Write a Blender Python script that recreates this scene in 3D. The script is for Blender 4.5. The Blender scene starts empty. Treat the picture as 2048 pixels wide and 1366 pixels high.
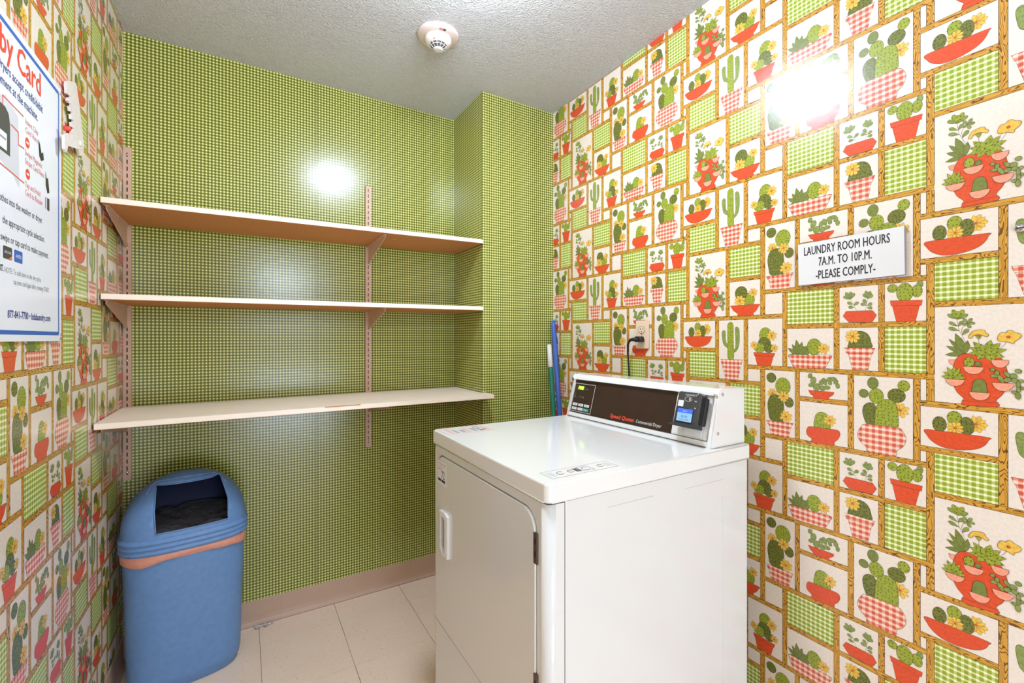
import bpy, bmesh, math, random
import numpy as np
from mathutils import Vector, Matrix
from mathutils.geometry import tessellate_polygon
random.seed(7)
SC = bpy.context.scene
COL = SC.collection
# ------------------------------------------------------------------ camera
CZ = 1.236
cd = bpy.data.cameras.new('camera'); cam = bpy.data.objects.new('camera', cd); COL.objects.link(cam)
cam.location = (0, 0, CZ); cam.rotation_euler = (math.pi/2, 0, -math.radians(30.82))
cd.sensor_width = 36; cd.lens = 36*900/2048; cd.shift_y = -6/2048; cd.clip_start = .02
SC.camera = cam
SC.view_settings.view_transform = 'Standard'; SC.view_settings.look = 'None'
SC.view_settings.exposure = 0.17; SC.view_settings.gamma = 1; SC.view_settings.use_curve_mapping = False
# ------------------------------------------------------------------ light
wd = bpy.data.worlds.new('world'); SC.world = wd; wd.use_nodes = True
wd.node_tree.nodes['Background'].inputs[0].default_value = (.8, .85, .95, 1)
wd.node_tree.nodes['Background'].inputs[1].default_value = .3
LAMP_STRENGTH = 86.0
def area(name, loc, sx, sy, energy, col, rot=(0, 0, 0)):
    l = bpy.data.lights.new(name, 'AREA'); l.shape = 'RECTANGLE'; l.size = sx; l.size_y = sy; l.energy = energy; l.color = col
    o = bpy.data.objects.new(name, l); COL.objects.link(o); o.location = loc; o.rotation_euler = rot; return o
area('bounce_flash', (.30, -.10, 1.75), .3, .3, 14, (.63, .77, 1), (math.radians(152), 0, 0))
area('doorway_daylight', (.45, -1.235, 1.70), .8, .8, 11, (.64, .78, 1), (math.radians(90), 0, 0))
area('low_fill_light', (.45, -1.235, .50), .8, .7, 20, (.64, .78, 1), (math.radians(90), 0, 0))  # added unseen fill, brightens the dryer side and floor; no lamp of the place
# ------------------------------------------------------------------ dimensions (metres)
XL, XR, YB, YF, ZC = -.395, 1.393, 2.243, -1.3, 2.413
XCOL, YCOL = .976, 1.911

# ------------------------------------------------------------------ materials
def rgb(r, g, b):
    f = lambda c: (c/255/12.92 if c/255 <= .04045 else ((c/255+.055)/1.055)**2.4)
    return (f(r), f(g), f(b), 1)
class N:
    def __init__(s, name, rough=.5, spec=.5, metal=0, coat=0):
        s.m = bpy.data.materials.new(name); s.m.use_nodes = True; s.t = s.m.node_tree
        s.b = s.t.nodes['Principled BSDF']; s.b.inputs['Roughness'].default_value = rough
        s.b.inputs['Specular IOR Level'].default_value = spec; s.b.inputs['Metallic'].default_value = metal
        s.b.inputs['Coat Weight'].default_value = coat; s.b.inputs['Coat Roughness'].default_value = .08
    def n(s, t, **k):
        x = s.t.nodes.new(t)
        for a, v in k.items(): setattr(x, a, v)
        return x
    def l(s, a, b): s.t.links.new(a, b)
    def math(s, op, a, b=None, c=None):
        x = s.n('ShaderNodeMath', operation=op)
        for i, v in enumerate((a, b, c)):
            if v is None: continue
            if isinstance(v, (int, float)): x.inputs[i].default_value = v
            else: s.l(v, x.inputs[i])
        return x.outputs[0]
    def mix(s, f, a, b):
        x = s.n('ShaderNodeMix', data_type='RGBA')
        for i, v in ((0, f), (6, a), (7, b)):
            if isinstance(v, (int, float)): x.inputs[i].default_value = v
            elif isinstance(v, tuple): x.inputs[i].default_value = v
            else: s.l(v, x.inputs[i])
        return x.outputs[2]
    def co(s, sc=(1, 1, 1)):
        c = s.n('ShaderNodeTexCoord'); m = s.n('ShaderNodeMapping'); m.inputs['Scale'].default_value = sc
        s.l(c.outputs['Object'], m.inputs[0]); return m.outputs[0]
    def noise(s, vec, scale, detail=2, rough=.5):
        x = s.n('ShaderNodeTexNoise'); x.inputs['Scale'].default_value = scale; x.inputs['Detail'].default_value = detail
        x.inputs['Roughness'].default_value = rough
        if vec is not None: s.l(vec, x.inputs['Vector'])
        return x.outputs['Fac']
    def ramp(s, f, stops, interp='LINEAR'):
        x = s.n('ShaderNodeValToRGB'); x.color_ramp.interpolation = interp; r = x.color_ramp.elements
        while len(r) < len(stops): r.new(.5)
        for e, (p, c) in zip(r, stops): e.position = p; e.color = c
        s.l(f, x.inputs[0]); return x.outputs[0]
    def base(s, v):
        if isinstance(v, tuple): s.b.inputs['Base Color'].default_value = v
        else: s.l(v, s.b.inputs['Base Color'])
        return s
    def bump(s, h, dist, strength=1):
        x = s.n('ShaderNodeBump'); x.inputs['Distance'].default_value = dist; x.inputs['Strength'].default_value = strength
        s.l(h, x.inputs['Height']); s.l(x.outputs[0], s.b.inputs['Normal']); return s
def plain(name, c, rough=.5, spec=.5, metal=0, var=.05, scale=30, coat=0, bump=0):
    n = N(name, rough, spec, metal, coat); v = n.noise(n.co(), scale, 3)
    c2 = tuple(x*(1-var*2) for x in c[:3])+(1,)
    n.base(n.mix(n.ramp(v, [(.35, (0, 0, 0, 1)), (.7, (1, 1, 1, 1))]), c, c2))
    if bump: n.bump(v, bump)
    return n.m
def glow(name, c, e):
    n = N(name); n.base((0.02, .02, .02, 1)); n.b.inputs['Emission Color'].default_value = c; n.b.inputs['Emission Strength'].default_value = e; return n.m
def vinyl_bump(n):
    c = n.co(); a = n.noise(c, 900, 2); b = n.noise(c, 45, 3)
    n.bump(n.math('ADD', n.math('MULTIPLY', a, .25), b), .0008, .35)
def gingham(name, p, light, mid, dark, duty=.52, rough=.21, axes=(0, 1), thread=False, off=(0, 0)):
    n = N(name, rough, .5); s = n.n('ShaderNodeSeparateXYZ'); n.l(n.co(), s.inputs[0])
    u = n.math('FRACT', n.math('ADD', n.math('DIVIDE', s.outputs[axes[0]], p), 100.0+off[0])); v = n.math('FRACT', n.math('ADD', n.math('DIVIDE', s.outputs[axes[1]], p), 100.0+off[1]))
    a = n.math('LESS_THAN', u, duty); b = n.math('LESS_THAN', v, duty)
    col = n.ramp(n.math('MULTIPLY', n.math('ADD', a, b), .5), [(0, light), (.3, mid), (.8, dark)], 'CONSTANT')
    if thread:
        # fine pale threads across the vertical bands
        t = n.math('LESS_THAN', n.math('ABSOLUTE', n.math('SUBTRACT', v, duty+.24)), .07)
        col = n.mix(n.math('MULTIPLY', t, n.math('MULTIPLY', a, .75)), col, light)
        t2 = n.math('LESS_THAN', n.math('ABSOLUTE', n.math('SUBTRACT', u, duty+.24)), .06)
        col = n.mix(n.math('MULTIPLY', t2, n.math('MULTIPLY', b, .6)), col, mid)
    w = n.noise(n.co(), 700, 2)
    col = n.mix(n.math('MULTIPLY', n.ramp(w, [(.4, (0, 0, 0, 1)), (.7, (1, 1, 1, 1))]), .25), col, mid)
    n.base(col); vinyl_bump(n); return n.m
def paper(name, c, c2=None, dots=None, rough=.21):
    n = N(name, rough, .5); v = n.noise(n.co(), 160, 3)
    c2 = c2 or tuple(x*.93 for x in c[:3])+(1,)
    col = n.mix(n.ramp(v, [(.42, (0, 0, 0, 1)), (.66, (1, 1, 1, 1))]), c, c2)
    if dots:
        x = n.n('ShaderNodeTexVoronoi'); x.voronoi_dimensions = '2D'; x.inputs['Scale'].default_value = 128; x.inputs['Randomness'].default_value = .6
        n.l(n.co(), x.inputs['Vector']); d = n.math('LESS_THAN', x.outputs['Distance'], .17)
        col = n.mix(d, col, dots)
    n.base(col); vinyl_bump(n); return n.m
def woodprint(name, sx, sy):
    n = N(name, .21, .5); v = n.noise(n.co((sx, sy, 1)), 1.0, 1.5, .4)
    f = n.math('FRACT', n.math('MULTIPLY', v, 13.0)); line = n.math('LESS_THAN', f, .27)
    tone = n.mix(n.noise(n.co((sx, sy, 1)), 2.3, 1), rgb(222, 168, 66), rgb(200, 142, 52))
    n.base(n.mix(line, tone, rgb(118, 74, 22))); vinyl_bump(n); return n.m
def gm(p, th=False):
    return gingham('wallpaper_green_plaid' , p, rgb(246, 246, 205), rgb(190, 203, 100), rgb(143, 158, 50), .58, thread=True)

M = {}
M['cream'] = paper('wallpaper_cream', rgb(239, 225, 208))
M['w_h'] = woodprint('printed_wood_horizontal', 14, 75)
M['w_v'] = woodprint('printed_wood_vertical', 75, 14)
M['o'] = paper('print_outline', rgb(74, 54, 32))
M['L'] = paper('print_light_green_cactus', rgb(158, 168, 56), rgb(140, 152, 52), rgb(84, 88, 26))
M['D'] = paper('print_dark_green_cactus', rgb(118, 122, 52), rgb(96, 102, 44), rgb(58, 60, 24))
M['M'] = paper('print_olive_green', rgb(124, 134, 64), rgb(108, 120, 56))
M['J'] = paper('print_leaf_green', rgb(142, 156, 84), rgb(118, 134, 66))
M['r'] = paper('print_terracotta_red', rgb(224, 84, 46), rgb(214, 74, 40))
M['k'] = paper('print_pink', rgb(244, 164, 134), rgb(238, 150, 122))
M['y'] = paper('print_yellow_flower', rgb(238, 194, 84), rgb(226, 172, 66))
M['c'] = paper('print_orange_flower_centre', rgb(206, 100, 36))
M['G'] = gingham('print_red_gingham', .0142, rgb(250, 222, 198), rgb(232, 146, 122), rgb(208, 84, 62), .5, thread=True)
M['P'] = gm(.01215)
PG = (rgb(240, 238, 160), rgb(140, 146, 58), rgb(86, 92, 24))
M['green_wall'] = gingham('green_gingham_back_wallpaper', .01238, *PG, duty=.52, rough=.2, axes=(0, 2), off=(.4, .2))
M['green_side'] = gingham('green_gingham_side_wallpaper', .01238, *PG, duty=.52, rough=.2, axes=(1, 2), off=(.3, .2))
M['wallbase'] = plain('painted_wallboard', rgb(226, 216, 200), .7)
def ceil_mat():
    n = N('stippled_ceiling_plaster', .8, .3); c = n.co(); v = n.n('ShaderNodeTexVoronoi'); v.inputs['Scale'].default_value = 165; v.feature = 'SMOOTH_F1'
    n.l(c, v.inputs['Vector']); a = n.noise(c, 190, 3, .6)
    n.base(n.mix(n.noise(c, 3, 2), rgb(242, 240, 238), rgb(236, 234, 232)))
    n.bump(n.math('ADD', n.math('MULTIPLY', n.math('SUBTRACT', 1.0, v.outputs['Distance']), .6), a), .016, 1.0); return n.m
M['ceil'] = ceil_mat()
def tile_mat():
    n = N('beige_vinyl_floor_tile', .38, .45); c = n.co(); w = n.n('ShaderNodeNewGeometry')
    big = n.noise(c, 7, 3); fine = n.noise(n.co((60, 160, 1)), 1, 3, .6)
    oi = n.n('ShaderNodeObjectInfo')
    col = n.mix(big, rgb(252, 230, 206), rgb(245, 218, 194)); col = n.mix(n.math('MULTIPLY', n.ramp(fine, [(.55, (0, 0, 0, 1)), (.75, (1, 1, 1, 1))]), .35), col, rgb(196, 166, 140))
    sp = n.noise(c, 130, 2); col = n.mix(n.ramp(sp, [(.69, (0, 0, 0, 1)), (.73, (1, 1, 1, 1))]), col, rgb(158, 130, 108))
    col = n.mix(n.math('MULTIPLY', oi.outputs['Random'], .12), col, rgb(226, 200, 178))
    n.base(col); n.bump(fine, .0003, .5); return n.m
M['tile'] = tile_mat()
M['grout'] = plain('dark_floor_joint', rgb(120, 98, 80), .8)
M['cove'] = plain('tan_rubber_baseboard', rgb(196, 164, 140), .45, var=.03, scale=9)
M['shelf'] = plain('cream_laminate_shelf', rgb(250, 234, 212), .38, .5, var=.02, scale=12)
def chip():
    n = N('raw_particle_board', .75, .3); v = n.noise(n.co(), 260, 4, .7); n.base(n.mix(n.ramp(v, [(.3, (0, 0, 0, 1)), (.7, (1, 1, 1, 1))]), rgb(168, 104, 52), rgb(206, 146, 88))); n.bump(v, .0006); return n.m
M['chip'] = chip()
M['steel'] = plain('tan_painted_steel', rgb(214, 176, 150), .45, .5, var=.04, scale=40)
M['slot'] = plain('dark_slot', rgb(44, 22, 16), .8)
def enamel(name, c, rough=.16):
    n = N(name, rough, .5, 0, .3); v = n.noise(n.co(), 500, 2); n.base(c); n.bump(v, .00012, .25); return n.m
M['enamel'] = enamel('white_appliance_enamel', rgb(228, 228, 223))
M['enamel_top'] = enamel('white_appliance_top', rgb(240, 240, 235), .12)
M['plastic'] = plain('white_plastic', rgb(236, 236, 232), .3, var=.01)
M['gap'] = plain('dark_seam', rgb(70, 68, 64), .7)
M['greygap'] = plain('grey_seam', rgb(150, 150, 142), .6)
M['panel'] = plain('dark_brown_fascia', rgb(60, 44, 36), .28, .5, var=.06, scale=25)
M['black'] = plain('black_plastic', rgb(38, 38, 40), .35, var=.03)
M['charcoal'] = plain('charcoal_plastic', rgb(66, 66, 66), .4, var=.03)
M['white_ink'] = plain('white_ink', rgb(235, 235, 232), .5, var=0)
M['grey_ink'] = plain('grey_ink', rgb(150, 148, 145), .5, var=0)
M['black_ink'] = plain('black_ink', rgb(34, 32, 34), .5, var=0)
M['red_ink'] = plain('red_ink', rgb(226, 74, 52), .5, var=0)
M['pinkred_ink'] = plain('faded_red_ink', rgb(220, 120, 110), .5, var=0)
M['navy_ink'] = plain('navy_ink', rgb(52, 58, 130), .5, var=0)
M['blue_ink'] = plain('blue_ink', rgb(52, 100, 178), .5, var=0)
M['orange_ink'] = plain('orange_ink', rgb(236, 120, 50), .5, var=0)
M['teal'] = plain('teal_button', rgb(30, 168, 150), .4, var=0)
M['button'] = plain('white_button', rgb(230, 230, 226), .4, var=0)
M['led'] = glow('green_display_digits', rgb(190, 255, 60), 3.0)
M['ledglow'] = glow('green_display_back', rgb(40, 110, 10), .5)
M['lcd_top'] = glow('blue_screen_header', rgb(60, 110, 235), 1.0)
M['lcd'] = glow('pale_blue_screen', rgb(150, 205, 245), .9)
M['hinge'] = plain('brown_metal_hinge', rgb(112, 92, 80), .35, .5, .7, var=.1)
M['chrome'] = plain('chrome', rgb(200, 200, 205), .15, .5, 1, var=.02)
M['bin'] = plain('blue_bin_plastic', rgb(106, 146, 194), .42, .45, var=.05, scale=60, bump=.0001)
M['bin_in'] = plain('shaded_blue_bin_inside', rgb(20, 30, 60), .6)  # bin blue darkened: shade inside the bin put into the colour
M['liner'] = plain('pink_bin_liner', rgb(232, 160, 136), .4, var=.06, scale=50)
def bagm():
    n = N('grey_plastic_bag', .25, .5); v = n.noise(n.co(), 16, 6, .7); n.base(n.mix(v, rgb(52, 50, 52), rgb(96, 92, 92))); n.bump(v, .03, 1); return n.m
M['bag'] = bagm()
M['board'] = plain('white_poster_board', rgb(238, 240, 244), .28, .5, var=.005)
M['greyshape'] = plain('pale_grey_print', rgb(212, 212, 216), .4, var=0)
M['signplate'] = plain('white_engraved_plate', rgb(226, 224, 220), .3, var=.01)
M['sign_edge'] = plain('grey_plate_edge', rgb(150, 150, 155), .4)
M['outlet'] = plain('ivory_outlet', rgb(232, 206, 176), .35, var=.01)
M['rubber'] = plain('black_rubber', rgb(36, 28, 28), .5)
M['blue_pole'] = plain('blue_plastic_handle', rgb(66, 104, 190), .3, var=.03)
M['green_pole'] = plain('green_plastic_handle', rgb(10, 120, 96), .3, var=.03)
M['white_pole'] = plain('white_plastic_grip', rgb(236, 234, 228), .3, var=.01)
M['bristle'] = plain('grey_bristles', rgb(90, 90, 92), .8)
M['paintedsteel'] = plain('white_painted_metal', rgb(240, 228, 222), .3, var=.06, scale=80)
M['detector'] = plain('white_detector_plastic', rgb(226, 220, 212), .35, var=.01)
M['detector_base'] = plain('pinkish_detector_base', rgb(214, 196, 186), .4, var=.01)
M['vent'] = plain('grey_vent_mesh', rgb(92, 90, 88), .6)
M['lampglass'] = glow('lit_lamp_glass', (.73, .83, 1, 1), LAMP_STRENGTH)
M['scrap'] = plain('translucent_plastic_scrap', rgb(214, 206, 200), .2, var=.08, scale=60)
M['door'] = plain('off_white_door_paint', rgb(222, 216, 204), .4)
def clear():
    n = N('clear_plastic', .05, .5); n.base((1, 1, 1, 1)); n.b.inputs['Transmission Weight'].default_value = 1; return n.m
M['clear'] = clear()

# ------------------------------------------------------------------ mesh helpers
def link(name, me, parent=None, loc=(0, 0, 0), rot=(0, 0, 0)):
    o = bpy.data.objects.new(name, me); COL.objects.link(o)
    if parent: o.parent = parent
    o.location = loc; o.rotation_euler = rot; return o
def tag(o, label=None, cat=None, group=None, kind=None):
    for k, v in (('label', label), ('category', cat), ('group', group), ('kind', kind)):
        if v: o[k] = v
    return o
class B:
    def __init__(s): s.bm = bmesh.new(); s.mats = []
    def mi(s, m):
        if m not in s.mats: s.mats.append(m)
        return s.mats.index(m)
    def box(s, a, b, m, bev=0, seg=2, mtx=None):
        n0 = len(s.bm.faces)
        r = bmesh.ops.create_cube(s.bm, size=1); vs = r['verts']
        c = [(a[i]+b[i])/2 for i in range(3)]; d = [abs(b[i]-a[i]) for i in range(3)]
        for v in vs: v.co = Vector([c[i]+v.co[i]*d[i] for i in range(3)])
        fs = set(f for v in vs for f in v.link_faces)
        if bev:
            es = list(set(e for v in vs for e in v.link_edges))
            r = bmesh.ops.bevel(s.bm, geom=es, offset=bev, segments=seg, affect='EDGES', clamp_overlap=True)
            fs = set(r['faces']) | set(f for f in fs if f.is_valid)
            vs = list(set(v for f in fs for v in f.verts))
        k = s.mi(m)
        for f in fs: f.normal_update(); f.material_index = k; f.smooth = bool(bev) and max(abs(c) for c in f.normal) < .999
        if mtx:
            for v in vs: v.co = mtx @ v.co
        return s
    def prism(s, pts, z0, z1, m, mtx=None, smooth=False, bev=0):
        k = s.mi(m); lo = [s.bm.verts.new((p[0], p[1], z0)) for p in pts]; hi = [s.bm.verts.new((p[0], p[1], z1)) for p in pts]
        fs = [s.bm.faces.new(hi), s.bm.faces.new(lo[::-1])]; n = len(pts)
        for i in range(n):
            f = s.bm.faces.new((lo[i], lo[(i+1) % n], hi[(i+1) % n], hi[i])); f.smooth = smooth; fs.append(f)
        for f in fs: f.material_index = k
        vs = lo+hi
        if bev:
            es = list(set(e for f in fs[:2] for e in f.edges))
            r = bmesh.ops.bevel(s.bm, geom=es, offset=bev, segments=2, affect='EDGES', clamp_overlap=True)
            for f in r['faces']: f.material_index = k; f.smooth = True
            vs = list(set(v for v in vs if v.is_valid) | set(v for f in r['faces'] for v in f.verts))
        if mtx:
            for v in vs: v.co = mtx @ v.co
        return s
    def lathe(s, prof, m, n=32, mtx=None, sx=1, sy=1):
        k = s.mi(m); rings = []
        for r, z in prof:
            rings.append([s.bm.verts.new((r*sx*math.cos(2*math.pi*i/n), r*sy*math.sin(2*math.pi*i/n), z)) for i in range(n)])
        for a, b in zip(rings, rings[1:]):
            for i in range(n):
                f = s.bm.faces.new((a[i], a[(i+1) % n], b[(i+1) % n], b[i])); f.material_index = k; f.smooth = True
        for ring, fl in ((rings[0], True), (rings[-1], False)):
            f = s.bm.faces.new(ring[::-1] if fl else ring); f.material_index = k
        if mtx:
            for ring in rings:
                for v in ring: v.co = mtx @ v.co
        return s
    def tube(s, pts, r, m, n=10):
        k = s.mi(m); pts = [Vector(p) for p in pts]; rings = []; up = Vector((0, 0, 1))
        for i, p in enumerate(pts):
            t = (pts[min(i+1, len(pts)-1)]-pts[max(i-1, 0)]).normalized()
            a = t.cross(up)
            if a.length < .05: a = t.cross(Vector((1, 0, 0)))
            a.normalize(); b = t.cross(a)
            rr = r[i] if isinstance(r, (list, tuple)) else r
            rings.append([s.bm.verts.new(p+rr*(math.cos(2*math.pi*j/n)*a+math.sin(2*math.pi*j/n)*b)) for j in range(n)])
        for a, b in zip(rings, rings[1:]):
            for i in range(n):
                f = s.bm.faces.new((a[i], a[(i+1) % n], b[(i+1) % n], b[i])); f.material_index = k; f.smooth = True
        for ring in (rings[0], rings[-1]):
            f = s.bm.faces.new(ring); f.material_index = k
        return s
    def quad(s, p, m):
        f = s.bm.faces.new([s.bm.verts.new(q) for q in p]); f.material_index = s.mi(m); return s
    def done(s, name, parent=None, loc=(0, 0, 0), rot=(0, 0, 0), recalc=True):
        if recalc: bmesh.ops.recalc_face_normals(s.bm, faces=s.bm.faces)
        me = bpy.data.meshes.new(name); s.bm.to_mesh(me); s.bm.free()
        for m in s.mats: me.materials.append(M[m])
        return link(name, me, parent, loc, rot)
def empty(name, loc, label, cat, group=None, rot=(0, 0, 0)):
    o = bpy.data.objects.new(name, None); COL.objects.link(o); o.location = loc; o.rotation_euler = rot; o.empty_display_size = .05
    return tag(o, label, cat, group)
def frame(o, x, y):   # 4x4 from origin and two in-plane axes
    x = Vector(x).normalized(); y = Vector(y).normalized(); z = x.cross(y)
    return Matrix(((x.x, y.x, z.x, o[0]), (x.y, y.y, z.y, o[1]), (x.z, y.z, z.z, o[2]), (0, 0, 0, 1)))
def lettering(name, items, mtx, parent, depth=.0002):
    """items: (body, x, y, size, xscale, material, align, shear) laid out on the plane of mtx; joined into one printed mesh"""
    bm = bmesh.new(); mats = []
    for it in items:
        body, x, y, size, xs, mat, al = it[:7]; sh = it[7] if len(it) > 7 else 0; wt = it[8] if len(it) > 8 else 0
        c = bpy.data.curves.new('t', 'FONT'); c.body = body; c.space_character = it[9] if len(it) > 9 else 1; c.size = size; c.align_x = al; c.resolution_u = 2; c.shear = sh
        o = bpy.data.objects.new('t', c); me = bpy.data.meshes.new_from_object(o)
        if mat not in mats: mats.append(mat)
        k = mats.index(mat)
        for q, (dx, dy) in enumerate(((0, 0), (-wt, 0), (wt, 0), (0, wt), (0, -wt)) if wt else ((0, 0),)):   # bolder strokes
            n0 = len(bm.verts); f0 = len(bm.faces)
            bm.from_mesh(me); bm.verts.ensure_lookup_table(); bm.faces.ensure_lookup_table()
            for v in bm.verts[n0:]: v.co = mtx @ Vector((x+dx+v.co.x*xs, y+dy+v.co.y, depth+.00002*q))
            for f in bm.faces[f0:]: f.material_index = k
        bpy.data.objects.remove(o); bpy.data.curves.remove(c); bpy.data.meshes.remove(me)
    me = bpy.data.meshes.new(name); bm.to_mesh(me); bm.free()
    for m in mats: me.materials.append(M[m])
    return link(name, me, parent)

def lines(name, items, mtx, parent, depth):
    for it in items: lettering(name, [it], mtx, parent, depth)
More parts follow.
